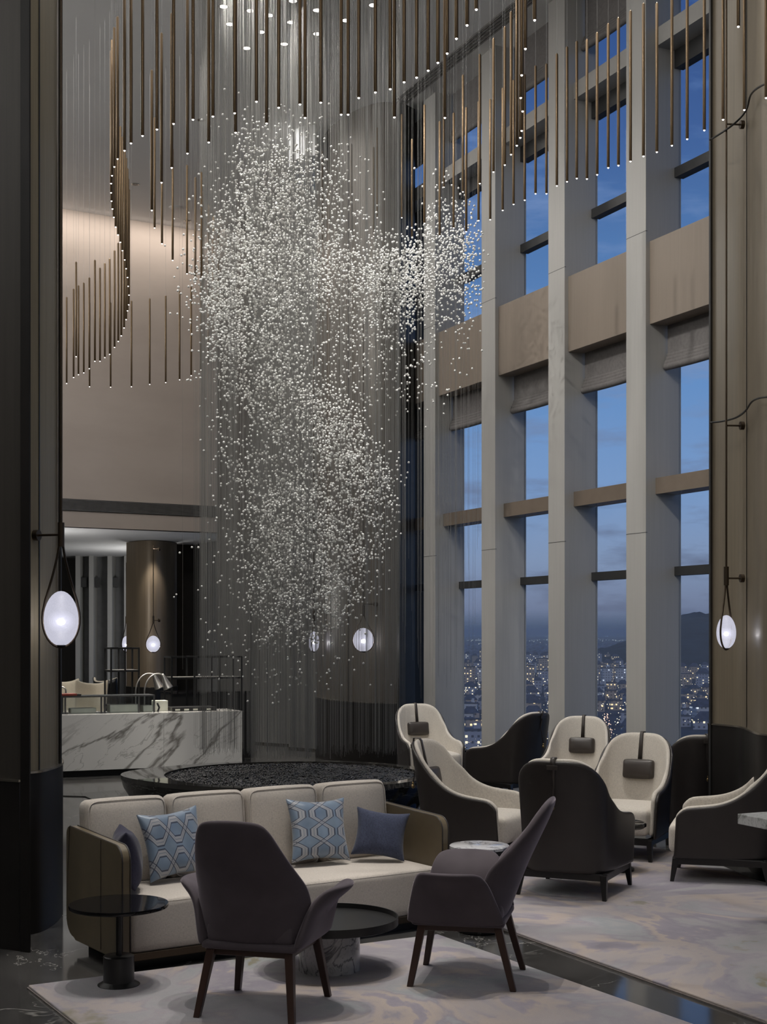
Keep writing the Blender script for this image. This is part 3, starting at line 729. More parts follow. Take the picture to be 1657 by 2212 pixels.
def wing_chair(loc, f, label, bob_z=.66):
    t = empty('wing_armchair', loc, face_rz(*f), label, 'armchair', 'cream and dark brown high-backed armchairs')
    MB().slab(wing_surface(.185, .010), 36, 12, .0, .026).build('outer_shell', M['chairleather'], t, smooth=180, sub=1)
    MB().slab(wing_surface(.22, .0), 36, 12, -.040, -.001).build('inner_shell', M['cream'], t, smooth=180, sub=1)
    MB().soft((0,.055,.335), (.315,.345,.115), .045, (0,.012,.02), 12).build('seat_cushion', M['cream'], t, smooth=180)
    f_ = MB()
    for s in (-1,1): f_.bar((s*.315,-.33,.165), (s*.315,.345,.165), .05, .055)
    f_.bar((-.315,-.33,.165), (.315,-.33,.165), .05, .055); f_.bar((-.315,.345,.165), (.315,.345,.165), .05, .055)
    f_.build('base_frame', M['blackwood'], t, bevel=.004)
    for s in (-1,1):
        MB().leg((s*.318,.342,.185), (s*.335,.372,0), .052, .03).build('leg', M['blackwood'], t, bevel=.003)
        MB().leg((s*.318,-.33,.185), (s*.335,-.37,0), .052, .03).build('leg', M['blackwood'], t, bevel=.003)
    # headrest pad with a strap over the back, counterweighted by a brass bob
    S = wing_surface(.22, 0)
    def yb(z): return S(.5, (z-.22)/(1.045-.22))[1]
    ph = MB().soft((0, yb(.72)+.078, .72), (.145,.036,.085), .025, (0,.016,.006), 8, Matrix.Rotation(.19, 3, 'X')).build('headrest_pad', M['padleather'], t, smooth=180)
    st = MB(); path = [(0, yb(.79)+.055, .79), (0, yb(.95)+.050, .95), (0, yb(1.03)+.046, 1.035), (0, yb(1.045)+.03, 1.056), (0, yb(1.045)-.022, 1.054), (0, yb(1.0)-.036, 1.005), (0, yb(.95)-.034, .95), (0, yb(.85)-.036, .86), (0, yb(.95)-.05, bob_z)]
    wdt = [.040,.036,.034,.034,.034,.034,.028,.016,.010]
    vs, fs = [], []
    for (x, y, z), w_ in zip(path, wdt): vs += [(-w_/2, y, z), (w_/2, y, z)]
    for i in range(len(path)-1): fs.append((2*i, 2*i+1, 2*i+3, 2*i+2))
    o = MB().add(vs, fs).build('strap', M['padleather'], t, smooth=60); md = o.modifiers.new('sol', 'SOLIDIFY'); md.thickness = .006; md.offset = 0
    MB().box((0, yb(.985)-.045, .985), (.042,.004,.017)).build('strap_loop', M['padleather'], t, bevel=.002)
    MB().lathe([(0,-.028),(.013,-.02),(.018,-.008),(.013,.006),(.007,.012),(.011,.02),(.009,.03),(0,.034)], (0, yb(.95)-.05, bob_z-.02), 14).build('bob', M['brass'], t, smooth=60)
    return t
RZ2 = .022
wing_chair((1.47,10.84,RZ2), (.41,.91), 'high armchair seen from directly behind, its dark leather back to the camera', .72)
wing_chair((.78,12.05,RZ2), (.90,-.43), 'cream and dark leather high armchair facing right, just behind the sofa')
wing_chair((2.16,12.6,RZ2), (-.45,-.89), 'cream high armchair facing the camera beside the round black glass table')
wing_chair((2.74,11.42,RZ2), (-.96,.28), 'high armchair seen from its side at the right edge, facing left')
wing_chair((2.10,15.55,0), (-.34,-.94), 'cream high armchair facing the camera in front of the third column')
wing_chair((1.50,17.25,0), (-.70,.71), 'dark high armchair turned away, seen from its side before the second column')
wing_chair((.58,18.3,0), (.30,-.95), 'farthest cream high armchair facing the camera, right of the centre pillar')
wing_chair((3.0,13.62,0), (.0,1.0), 'dark high armchair facing the windows, half hidden by the right pillar')

# ------------------------------------------------------------------ tables
t = empty('side_table', (-1.485,7.92,.022), 0, 'small round black side table with a thin post by the sofa left arm', 'table')
MB().lathe([(.268,.432),(.275,.436),(.278,.446),(.275,.455),(0,.455)], n=56).build('table_top', M['blackgloss'], t, smooth=40)
MB().lathe([(.016,.15),(.016,.433)], n=20).build('post', M['black'], t, smooth=40)
MB().lathe([(.118,0),(.118,.003),(.086,.022),(.086,.16),(.08,.165),(0,.165)], n=40).build('base', M['black'], t, smooth=40)
t = empty('coffee_table', (-.318,8.28,.022), 0, 'round black tray coffee table on a grey marble drum base', 'table')
MB().lathe([(.395,.262),(.405,.266),(.405,.312),(.399,.312),(.399,.283),(0,.281)], n=64).build('tray_top', M['black'], t, smooth=35)
MB().lathe([(.18,0),(.18,.262)], n=48).build('base', M['marble_small'], t, smooth=35)
t = empty('marble_side_table', (.64,9.42,0), 0, 'small round table with a white marble top behind the grey armchair', 'table')
MB().lathe([(.192,.552),(.2,.558),(.2,.575),(.193,.58),(0,.58)], n=48).build('table_top', M['marble_small'], t, smooth=40)
MB().lathe([(.196,.525),(.205,.53),(.205,.552),(.15,.552)], n=48).build('rim', M['blackgloss'], t, smooth=40)
MB().lathe([(.13,0),(.14,.01),(.14,.03),(.11,.05),(.04,.07),(.025,.11),(.022,.3),(.025,.5),(.1,.526)], n=32).build('base', M['blackgloss'], t, smooth=40)
t = empty('glass_side_table', (1.93,11.72,RZ2), 0, 'round black glass table between the two nearer high armchairs', 'table')
MB().lathe([(.235,.36),(.25,.372),(.25,.392),(.238,.40),(.225,.392),(0,.392)], n=48).build('table_top', M['blackgloss'], t, smooth=40)
MB().lathe([(.15,.0),(.15,.02),(.05,.05),(.03,.1),(.03,.30),(.2,.362)], n=32).build('base', M['black'], t, smooth=40)
t = empty('drum_table', (1.24,18.4,0), 0, 'black drum table beside the farthest cream armchair', 'table')
MB().lathe([(.23,.43),(.24,.44),(.24,.465),(.23,.47),(0,.47)], n=40).build('table_top', M['blackgloss'], t, smooth=40)
MB().lathe([(.16,0),(.18,.1),(.2,.43)], n=40).build('base', M['black'], t, smooth=40)
t = empty('black_side_table', (2.18,14.55,0), 0, 'black side table half hidden between two cream high armchairs', 'table')
MB().lathe([(.24,.47),(.25,.48),(.25,.505),(.24,.51),(0,.51)], n=40).build('table_top', M['blackgloss'], t, smooth=40)
MB().lathe([(.16,0),(.16,.02),(.05,.05),(.04,.42),(.15,.47)], n=28).build('base', M['black'], t, smooth=40)
u, v = Vector((.4,-.92)).normalized(), Vector((.89,.45)).normalized(); o0 = Vector((2.44,9.73))
t = empty('stone_table', (2.44,9.73,.022), 0, 'white veined stone slab table cut off by the right edge', 'table')
q = [Vector((0,0)), u*1.5, u*1.5+v*.8, v*.8]
MB().prism([tuple(p) for p in q], .655, .725).build('table_top', M['stone'], t, bevel=.004)
q = [u*.45+v*.25, u*1.05+v*.25, u*1.05+v*.6, u*.45+v*.6]
MB().prism([tuple(p) for p in q], 0, .655).build('base', M['stone'], t, bevel=.006)

# ------------------------------------------------------------------ gravel pool under the bead curtain
PZ = .40
pool = empty('gravel_basin', (-1.03,16.0,0), 0, 'low round black stone basin filled with black gravel under the bead chandelier', 'basin')
ring = []; inner = []
n = 72
for k in range(n):
    a = 2*PI*k/n; ca, sa = math.cos(a), math.sin(a)
    r = 1.60
    x, y = r*ca, r*sa
    if ca < 0: x *= 1 + .21*abs(ca)**2; y *= 1 - .10*abs(ca)**3
    ring.append((x, y)); inner.append((1.44*ca, 1.44*sa))
m = MB(); vs = [(x,y,PZ) for x,y in ring]+[(x,y,PZ) for x,y in inner]+[(x,y,PZ-.05) for x,y in ring]+[(x,y,PZ-.07) for x,y in inner]
fs = []
for k in range(n):
    j = (k+1) % n
    fs += [(k,j,n+j,n+k), (2*n+k,2*n+j,j,k), (n+k,n+j,3*n+j,3*n+k)]
m.add(vs, fs).build('rim', M['slabtop'], pool)
m = MB(); vs = []; L = [(1.0,PZ-.05),(.985,.26),(.94,.12),(.90,0)]
for s_, z in L: vs += [(x*s_, y*s_, z) for x, y in ring]
fs = []
for i in range(3):
    for k in range(n):
        j = (k+1) % n; fs.append(((i+1)*n+k, (i+1)*n+j, i*n+j, i*n+k))
m.add(vs, fs).build('bowl', M['blackmarble'], pool, smooth=60)
m = MB(); NR = 14; vs = [(0,0,PZ-.03)]; fs = []
for i in range(1, NR+1):
    for k in range(n):
        a = 2*PI*k/n; r = 1.44*i/NR; vs.append((r*math.cos(a), r*math.sin(a), PZ-.03 + .018*random.uniform(-1,1)*(1 if i < NR else 0)))
for k in range(n): fs.append((0, 1+k, 1+(k+1) % n))
for i in range(NR-1):
    for k in range(n):
        j = (k+1) % n; fs.append((1+i*n+k, 1+(i+1)*n+k, 1+(i+1)*n+j, 1+i*n+j))
o = m.add(vs, fs).build('gravel', M['gravel'], pool); o['kind'] = 'stuff'
# a scatter of single stones standing up out of the gravel bed
ico = bmesh.new(); bmesh.ops.create_icosphere(ico, subdivisions=1, radius=1); IV = np.array([v_.co[:] for v_ in ico.verts]); IF = np.array([[q_.index for q_ in f_.verts] for f_ in ico.faces]); ico.free()
def spheres(name, cen, rad, mat, parent=None, squash=None, smooth=True):
    nS = len(cen); cen = np.asarray(cen, float); rad = np.asarray(rad, float)
    s3 = np.ones((nS,3)) if squash is None else squash
    V_ = (IV[None]*rad[:,None,None]*s3[:,None,:] + cen[:,None]).reshape(-1,3); T_ = (IF[None] + (np.arange(nS)*len(IV))[:,None,None]).reshape(-1,3)
    me = bpy.data.meshes.new(name); me.vertices.add(len(V_)); me.vertices.foreach_set('co', V_.ravel())
    me.loops.add(len(T_)*3); me.loops.foreach_set('vertex_index', T_.ravel().astype(np.int32))
    me.polygons.add(len(T_)); me.polygons.foreach_set('loop_start', np.arange(0, len(T_)*3, 3, dtype=np.int32)); me.polygons.foreach_set('loop_total', np.full(len(T_), 3, dtype=np.int32))
    me.update(calc_edges=True); me.validate()
    if smooth: me.polygons.foreach_set('use_smooth', np.ones(len(T_), dtype=bool))
    me.materials.append(mat); ob = bpy.data.objects.new(name, me); COL.objects.link(ob)
    if parent is not None: ob.parent = parent
    return ob
rr = 1.42*np.sqrt(RNG.random(5200)); aa = RNG.random(5200)*2*PI
st_ = spheres('stones', np.stack([rr*np.cos(aa), rr*np.sin(aa), np.full(5200, PZ-.022)], 1), .006+.007*RNG.random(5200), M['gravel2'] if 'gravel2' in M else simple('gravel_stone', (.014,.014,.015), .22, 0, .7, var=.5, scale=40), pool, np.stack([1+.6*RNG.random(5200), 1+.6*RNG.random(5200), .6+.5*RNG.random(5200)], 1), False)
st_['kind'] = 'stuff'
# the polished black inlay the basin stands on
q = [XD(100,17.2), G(184,1722,.0)[:2], (-1.9,13.6), (.9,13.2), (1.0,17.9), (-2.2,18.4)]
struct(MB().prism([tuple(p) for p in q], .001, .012).build('floor_inlay', M['blackmarble']))
# ------------------------------------------------------------------ teardrop wall pendants
def sconce(c, w_, h_, label, rod_top, arms, sleeve_z, arm_dir, arm_len, strap_rz, view=None, group='teardrop wall pendants on the pillars'):
    """c: centre of the egg; arms: heights of wall brackets; arm_dir: plan direction from the rod to the wall disc"""
    t = empty('wall_pendant', c, 0, label, 'wall lamp', group)
    a, b = w_/2, h_/2; prof = []
    for k in range(17):
        an = -PI/2 + PI*k/16; z = b*math.sin(an); r = a*math.cos(an)*(1 - .06*math.sin(an)); prof.append((max(0, r), z))
    MB().lathe(prof, n=32).build('glass_shade', M['frosted'], t, smooth=180)
    bz = -b*.12
    bb = MB().lathe([(max(0,.23*a*math.cos(-PI/2+PI*k/8)), bz+.2*a*math.sin(-PI/2+PI*k/8)) for k in range(9)], n=20).build('bulb', M['bulb'], t, smooth=180)
    for s_, mt in ((.34,'halo1'),(.46,'halo2'),(.58,'halo3'),(.70,'halo4'),(.82,'halo5')):
        MB().lathe([(max(0,s_*a*math.cos(-PI/2+PI*k/10)), bz*.9+s_*.82*a*math.sin(-PI/2+PI*k/10)) for k in range(11)], n=24).build('glow', M[mt], bb, smooth=180)
    top = sleeve_z - c[2]; R = Matrix.Rotation(strap_rz, 3, 'Z')
    lp = []
    for k in range(41):                    # strap: down one side of the egg, under it and up the other
        s = k/40
        if s <= .5: q = s*2
        else: q = (1-s)*2
        sg = -1 if s <= .5 else 1
        if q < .5:
            x = q/.5; z = top + (b*.45-top)*x; r = .012 + (a*1.00-.012)*(x**1.25)
        else:
            an = (q-.5)/.5*(PI/2+.42) - .42; z = -b*1.05*math.sin(an) if True else 0; r = a*1.06*math.cos(an)
            if an < 0: r = a*1.06*math.cos(an)
        lp.append(R @ Vector((sg*max(r,.0), 0, z)))
    MB().tube(lp, .0085, 6).build('strap', M['bronze'], t, smooth=60)
    MB().lathe([(a*.24,-b*1.03),(a*.26,-b*.97),(a*.2,-b*.93)], n=16).build('bottom_cap', M['black'], t, smooth=60)
    MB().lathe([(.022,top-.01),(.022,top+.15)], n=16).build('sleeve', M['bronze'], t, smooth=40)
    if rod_top: MB().tube([(0,0,top+.14), (0,0,rod_top-c[2])], .0095, 8).build('rod', M['bronze'], t, smooth=60)
    dx, dy = arm_dir
    for i, z in enumerate(arms):
        zz = z-c[2]; e_ = Vector((dx*arm_len, dy*arm_len, zz))
        br = MB().tube([(0,0,zz), e_], .008, 8).build('bracket', M['bronze'], t, smooth=60)
        MB().tube([e_-Vector((dx,dy,0))*.02, e_+Vector((dx,dy,0))*.015], .036, 16).build('wall_disc', M['bronze'], br, smooth=40)
    return t
c = P(132,1336,9.3)
sconce(c, .226, .362, 'teardrop glass pendant lamp with a leather strap on the left pillar', CEIL-.02, [P(130,1155,9.3).z], P(130,1178,9.3).z, (-.93,.30), .19, .25)
c = P(1569,1365,12.1)
sconce(c, .165, .288, 'teardrop glass pendant lamp with a leather strap on the right pillar', CEIL-.02, [P(1568,1249,12.1).z, P(1568,919,12.1).z, P(1568,268,12.1).z], P(1568,1262,12.1).z, (.9,.1), .155, .75)
c = P(785,1382,20.6)
sconce(c, .30, .345, 'round glowing pendant lamp on the right face of the centre pillar, behind the strings', 6.5, [P(785,1305,20.6).z], P(785,1330,20.6).z, (.6,.55), .3, 0)
c = P(678,1386,22.2)
sconce(c, .17, .32, 'narrow glowing pendant lamp on the left edge of the centre pillar, behind the strings', 6.5, [P(678,1305,22.2).z], P(678,1340,22.2).z, (.6,.5), .25, 1.2)
c = P(331,1391,29.6)
sconce(c, .29, .345, 'small glowing pendant lamp on the brown pillar behind the bar', P(331,1178,29.6).z, [P(331,1340,29.6).z, P(331,1186,29.6).z], P(331,1346,29.6).z, (.9,.42), .13, 0)
c = P(273,1391,31.5)
sconce(c, .21, .35, 'glowing pendant lamp half hidden behind the left edge of the brown pillar', P(273,1215,31.5).z, [], P(273,1346,31.5).z, (1,0), .1, .6)

# loose black cables drooping across the right pillar
def cable(pts, label):
    cp = [P(*p) for p in pts]; c_ = [(i/(len(cp)-1), *p) for i, p in enumerate(cp)]
    o = MB().tube([catmull(c_, k/30) for k in range(31)], .0085, 6).build('cable', M['black'], smooth=60); tag(o, label, 'cable')
cable([(1534,302,12.35),(1560,286,12.15),(1590,264,11.9),(1612,238,11.75),(1622,205,11.5),(1640,188,11.1),(1662,178,10.9)], 'loose black cable crossing the right pillar near the top bracket')
cable([(1534,913,12.4),(1560,910,12.3),(1590,902,12.05),(1610,888,11.75),(1624,868,11.45),(1640,860,11.1),(1662,857,10.9)], 'loose black cable crossing the right pillar near the middle bracket')

# ------------------------------------------------------------------ bronze tube pendants
RL = 1.2; RR = .0125
rod_me = MB().lathe([(0,0),(RR*.85,.0),(RR,.004),(RR,RL-.012),(RR*.6,RL-.006),(.004,RL)], n=10)
proto = rod_me.build('tube_pendant', M['rod'], smooth=50)
ptip = MB().lathe([(0,-.009),(.005,-.007),(.008,-.002),(.008,.001),(0,.001)], n=8).build('light_tip', M['tip'], proto, smooth=60)
pwire = MB().tube([(0,0,0),(0,0,1)], .0010, 4).build('suspension_wire', M['wire'], proto)
n_rod = [0]
def rod(px, bot, top, label, zt=5.6):
    if top is not None and top > 0: d = RL*F/(bot-top)
    else: d = (zt-EYE)*F/(HY-bot)
    p = P(px, bot, d)
    if p.z + RL > CEIL-.05: p.z = CEIL-.05-RL
    if n_rod[0] == 0: r, ti, wi = proto, ptip, pwire
    else:
        r = proto.copy(); COL.objects.link(r); ti = ptip.copy(); COL.objects.link(ti); ti.parent = r; wi = pwire.copy(); COL.objects.link(wi); wi.parent = r
    n_rod[0] += 1
    r.location = p; wi.location = (0,0,RL); wi.scale = (1,1,CEIL-p.z-RL)
    tag(r, label, 'pendant lamp', 'bronze tube pendants of the spiral')
def strand(lst, text, zt=5.6):
    for i, q in enumerate(lst): rod(q[0], q[1], q[2] if len(q) > 2 else None, text % ordinal(i+1), zt)
strand([(144,828,641),(159,815,623),(164.5,770,565),(169.5,809,616),(181,805,610),(193,796,599),(193.5,835,652),(205,780,561),(216,780,578),(226.5,772,568),(237,765,558),(239,836,653)],
       'thin bronze tube pendant in the low group by the left pillar, %s from left')
strand([(284,835,649),(323.5,830,644),(358,826,638),(388,820,628),(413,811,618),(434,799,610),(451,785,590)],
       'thin bronze tube pendant in the spaced row before the beige wall, %s from left')
stk = [(247.5,750,540),(255.5,737,524),(262,725,505),(268,708,487),(272.5,690,468),(275.5,671,447),(278,658,431),(278.7,637,408),(277,618,385),(275.5,599,363),(272.5,580,340),(269.5,561,318),(264.5,541,295),(260,523,272),(255,507,250),(250,490,228),(246,469,202),(243,451,180),(241,434,158),(240,416,135),(240,396,108),(242,379,85),(247,360,58),(254,343,35),(269,325)]
strand(stk, 'bronze tube pendant in the dense left stack, %s counted upwards by its tip')
strand([(283,309),(308,293),(328,454),(334,492,253),(339,279),(349,394),(350,526,280),(371,362),(373,562,320),(375,267),(404,591,356),(405,331),(417,258),(422,612,382),(435,602,371),(438,628,413),(451,307),(460,251)],
       'bronze tube pendant before the grey ceiling at upper left, %s from left')
strand([(451,655,441),(461,672,468),(472,682,492),(759,505,310),(696,520,325),(807,510,317),(815,470,275)], 'faint far bronze tube pendant behind the strings, %s of its group')
strand([(507,244),(509,286),(554,219),(576,266),(602,232),(648,225),(659,254),(693,221),(737,247),(752,247),(775,211),(811,199),(843,192),(852,253),(873,177),(900,167),(925,152),(946,135),(961,254),(966,115),(986,83),(1009,54),(1029,20)],
       'dark bronze tube pendant dropping from the top edge over the bead cloud, %s from left')
strand([(1155,43),(1135,105),(1127,162),(1125,211),(1129,240),(1127,282),(1124,297),(1116.5,314),(1104,333.5,24),(1090.5,356,57),(1066,371,82)],
       'bronze tube pendant in the dense right stack, %s counted downwards by its tip')
strand([(868,470,246),(890,512,300),(917,482,225),(950,509,261),(959,404,183),(980,492,243),(1000,414,161),(1007,500,231),(1034,476,218),(1036.5,396,116),(1059,474,213),(1086,454,189),(1109.5,441,172),(1133.5,432,160),(1157,418,141),(1180.5,418,137),(1203,401,115),(1225,392,100),(1246,385,88),(1268,386,84),(1290,377,69),(1314,362,50),(1336,357,37),(1362,348,22),(1390,337,6)],
       'bronze tube pendant in the rising row before the windows, %s from left')
strand([(1419,328),(1451.5,314),(1484.5,300),(1521.5,281),(1562,258),(1595,57),(1608,237),(1655,211)],
       'bronze tube pendant at the upper right end of the row, %s from left', 5.85)

# ------------------------------------------------------------------ bead chandelier
BD = 16.9                                  # mean distance of the bead cloud
ch = empty('bead_chandelier', (*XD(640, BD), CEIL), 0, 'large cloud of white glass beads on clear strings hanging over the gravel basin', 'chandelier')
blobs = [ # px, py, rx, ry, count, depth
 (590,400,85,75,520,0),(650,350,90,60,170,0),(560,330,60,50,90,0),(690,430,90,70,260,.2),(590,520,110,95,1050,0),(520,600,70,90,560,-.4),(555,690,95,90,900,-.3),(490,700,45,90,300,-.4),(560,800,95,70,560,-.2),(640,600,90,80,520,.2),
 (690,560,80,90,420,.3),(720,690,110,130,420,.3),(800,560,70,50,330,.3),(855,590,60,55,560,.3),(830,650,70,60,320,.3),(900,580,40,70,330,.2),(960,500,45,65,250,0),(985,560,42,80,300,0),(960,620,60,80,200,0),(1010,600,25,110,80,-.1),(960,750,60,110,50,0),(880,740,60,120,150,.2),(790,800,90,90,130,.2),
 (620,880,90,60,430,0),(690,900,70,60,330,0),(735,950,60,55,420,0),(790,1030,55,60,330,.1),(830,1070,30,80,110,.1),(700,1030,90,70,360,0),(540,960,70,80,150,-.2),(500,1050,40,90,50,-.3),(610,1050,80,80,380,0),(650,1130,90,80,560,0),(580,1180,70,80,380,-.1),(700,1180,90,70,560,.1),(770,1150,60,80,230,.2),(660,1260,80,55,430,0),(720,1280,70,50,230,.1),(590,1290,60,60,230,0),(660,1340,80,40,210,0),(620,1370,60,30,90,0),(620,1430,150,60,70,0),(480,1290,60,120,35,-.4),(600,1480,60,40,14,0),(420,680,30,60,10,-.4),(560,285,45,20,16,0)]
cen = []
for bx, by, rx, ry, cnt, dz in blobs:
    k = int(cnt*(1.25 if bx < 660 else 1.05)); d = BD + dz + RNG.normal(0, .55, k)
    an = RNG.random(k)*2*PI; rd = np.where(RNG.random(k) < .8, np.sqrt(RNG.random(k)), 1+.35*np.abs(RNG.normal(0,1,k))); x = bx + rd*np.cos(an)*rx; y = by + rd*np.sin(an)*ry
    cen.append(np.stack([(x-CX)/F*BD*(1+0*d), d, EYE + (HY-y)/F*BD], 1))
cen = np.concatenate(cen); rxy0 = np.array([(o_.location.x, o_.location.y) for o_ in bpy.data.objects if o_.name.startswith('tube_pendant')]); cen = cen[np.min(np.hypot(cen[:,0][:,None]-rxy0[:,0][None], cen[:,1][:,None]-rxy0[:,1][None]), 1) > .035]; cen = cen[cen[:,2] > PZ+.15]; cen = cen[cen[:,2] < 8.3]
cloc = np.array(ch.location)
br_ = .0125 + .0035*RNG.random(len(cen))
order = np.argsort(cen[:,1]); near = order[:100]
bead_me = None
for i in near:
    if bead_me is None:
        ob = spheres('bead', [(0,0,0)], [1.0], M['bead'], ch); bead_me = ob.data
    else:
        ob = bpy.data.objects.new('bead', bead_me); COL.objects.link(ob); ob.parent = ch
    ob.location = cen[i]-cloc; s_ = br_[i]*1.05; ob.scale = (s_,)*3
rest = order[100:]
o = spheres('beads', cen[rest]-cloc, br_[rest], M['bead'], ch); o['kind'] = 'stuff'
# strings: every third bead hangs on its own string, most strings run from the ceiling to the basin
srt = RNG.permutation(len(cen))[:620]
sx_ = cen[srt]; ring_a = RNG.random(520)*2*PI
cxs, cds = XD(640, BD)
extra = np.stack([cxs + .05 + (1.16+RNG.normal(0,.03,520))*np.cos(ring_a), cds + (1.10+RNG.normal(0,.03,520))*np.sin(ring_a)*.9, np.zeros(520)], 1)
in_r = RNG.random(160)*2*PI; extra2 = np.stack([cxs-.22 + (.36+RNG.normal(0,.012,160))*np.cos(in_r), cds+.3 + (.36+RNG.normal(0,.012,160))*np.sin(in_r), np.zeros(160)], 1)
allx = np.concatenate([sx_, extra, extra2])
allx = allx[(allx[:,0]+1.03)**2 + (allx[:,1]-16.2)**2 < 6]
rxy = np.array([(o_.location.x, o_.location.y) for o_ in bpy.data.objects if o_.name.startswith('tube_pendant')])
clear = lambda a_: np.min(np.hypot(a_[:,0][:,None]-rxy[:,0][None], a_[:,1][:,None]-rxy[:,1][None]), 1) > .035
allx = allx[clear(allx)]
def string_bottom(x, d):
    inside = (x+1.03)**2 + (d-16.0)**2 < 1.40**2
    return max(PZ+.04, PZ+.14+(16.6-d)*.16+.1*RNG.random()) if inside else 1.2 + RNG.random()*2.0
def tri_prisms(xy, z0, z1, r, name, parent):
    nS = len(xy); ang = np.array([0, 2*PI/3, 4*PI/3]); off = np.stack([np.cos(ang), np.sin(ang)], 1)*r
    V_ = np.zeros((nS,6,3)); V_[:,:3,:2] = xy[:,None]+off[None]; V_[:,3:,:2] = xy[:,None]+off[None]; V_[:,:3,2] = z0[:,None]; V_[:,3:,2] = z1[:,None]
    Fq = np.array([[0,1,4,3],[1,2,5,4],[2,0,3,5]]); Q = (Fq[None]+(np.arange(nS)*6)[:,None,None]).reshape(-1,4)
    me = bpy.data.meshes.new(name); me.vertices.add(nS*6); me.vertices.foreach_set('co', V_.ravel()); me.loops.add(len(Q)*4); me.loops.foreach_set('vertex_index', Q.ravel().astype(np.int32))
    me.polygons.add(len(Q)); me.polygons.foreach_set('loop_start', np.arange(0,len(Q)*4,4,dtype=np.int32)); me.polygons.foreach_set('loop_total', np.full(len(Q),4,dtype=np.int32)); me.update(calc_edges=True); me.validate()
    me.materials.append(M['string']); ob = bpy.data.objects.new(name, me); COL.objects.link(ob); ob.parent = parent; return ob
zb_ = np.array([string_bottom(p[0], p[1]) for p in allx])
ordr = np.argsort(allx[:,1]); SR = .0013
for i in ordr[:100]:
    ob = tri_prisms((allx[i:i+1,:2]-cloc[:2])*0, np.array([zb_[i]-CEIL]), np.array([-.002]), SR, 'string', ch); ob.location = (allx[i,0]-cloc[0], allx[i,1]-cloc[1], 0)
rs = ordr[100:]
o = tri_prisms(allx[rs,:2]-cloc[:2], zb_[rs]-CEIL, np.full(len(rs), -.002), SR, 'strings', ch); o['kind'] = 'stuff'

# ------------------------------------------------------------------ ceiling fittings
def downlight(px, py, label, lens, z=CEIL, r=.048):
    d = (z-EYE)*F/(HY-py); p = P(px, py, d); p.z = z
    t = empty('ceiling_downlight', p, 0, label, 'downlight', 'ceiling downlights')
    MB().lathe([(r,-.002),(r*1.35,-.008),(r*1.45,-.003),(r*1.45,0)], n=24).build('trim_ring', M['steel'], t, smooth=40)
    MB().lathe([(0,-.006),(r,-.004),(r,0)], n=24).build('lens', M['downlight'] if lens else M['black'], t, smooth=60)
    return p
lit = [(483,14),(541,23),(582,33),(629,48),(497,52),(563,69),(685,73),(533,104),(614,95),(685,22),(633,2),(747,44),(806,11)]
lit_pts = [downlight(x, y, 'bright ceiling spotlight above the bead cloud, %s of the group listed from upper left' % ordinal(i+1), True) for i, (x, y) in enumerate(sorted(lit, key=lambda q: (q[0], q[1])))]
lit_lab = 'lit ceiling spotlight above the bead cloud, %s from left'
for i, o in enumerate(sorted([o for o in bpy.data.objects if o.name.startswith('ceiling_downlight')], key=lambda o: o.location.x/o.location.y)): o['label'] = lit_lab % ordinal(i+1)
for (x, y), nm in zip(((435,259),(292,398),(405,477)), ('nearest', 'leftmost', 'farthest')): downlight(x, y, 'unlit recessed ceiling downlight at upper left, the %s of three' % nm, False, r=.05)
d = (CEIL-EYE)*F/(HY-448); p = P(380,448,d)
o = MB().lathe([(0,-.012),(.12,-.011),(.13,-.004),(.13,0)], n=28).build('ceiling_speaker', M['ceiling'], smooth=40, loc=(p.x, p.y, CEIL)); tag(o, 'round white flush speaker in the ceiling at upper left', 'speaker')
# ------------------------------------------------------------------ bar counter
c0, c1 = Vector(XD(100,19.25)), Vector(XD(523,20.36)); cdir = (c1-c0).normalized(); crz = math.atan2(cdir.y, cdir.x); clen = (c1-c0).length; c0 = c0 - cdir*.6; clen += .6
counter = empty('bar_counter', (c0.x, c0.y, 0), crz, 'long white marble bar counter with grey veins', 'counter')
seam_x = clen*.66
for a, b in ((0, seam_x-.002), (seam_x+.002, clen)):
    MB().box(((a+b)/2, .011, .465), ((b-a)/2, .011, .375)).build('front_panel', M['marble'], counter)
MB().box((clen/2, .36, .849), (clen/2, .36, .011)).build('worktop', M['marble'], counter, bevel=.002)
MB().box((clen/2-.01, .40, .46), (clen/2-.02, .36, .37)).build('carcass', M['black'], counter)
MB().box((clen/2, .42, .045), (clen/2-.02, .34, .044)).build('plinth', M['black'], counter)
MB().box((clen+.018, .36, .43), (.018, .36, .42)).build('end_panel', M['black'], counter)
def cp(px, dy, z=0.0):                    # point on the counter line under a pixel column, dy behind the front
    k = (px-CX)/F; o = c0 + Vector((-cdir.y, cdir.x))*dy
    s = (k*o.y - o.x)/(cdir.x - k*cdir.y); q = o + cdir*s; return Vector((q.x, q.y, z))
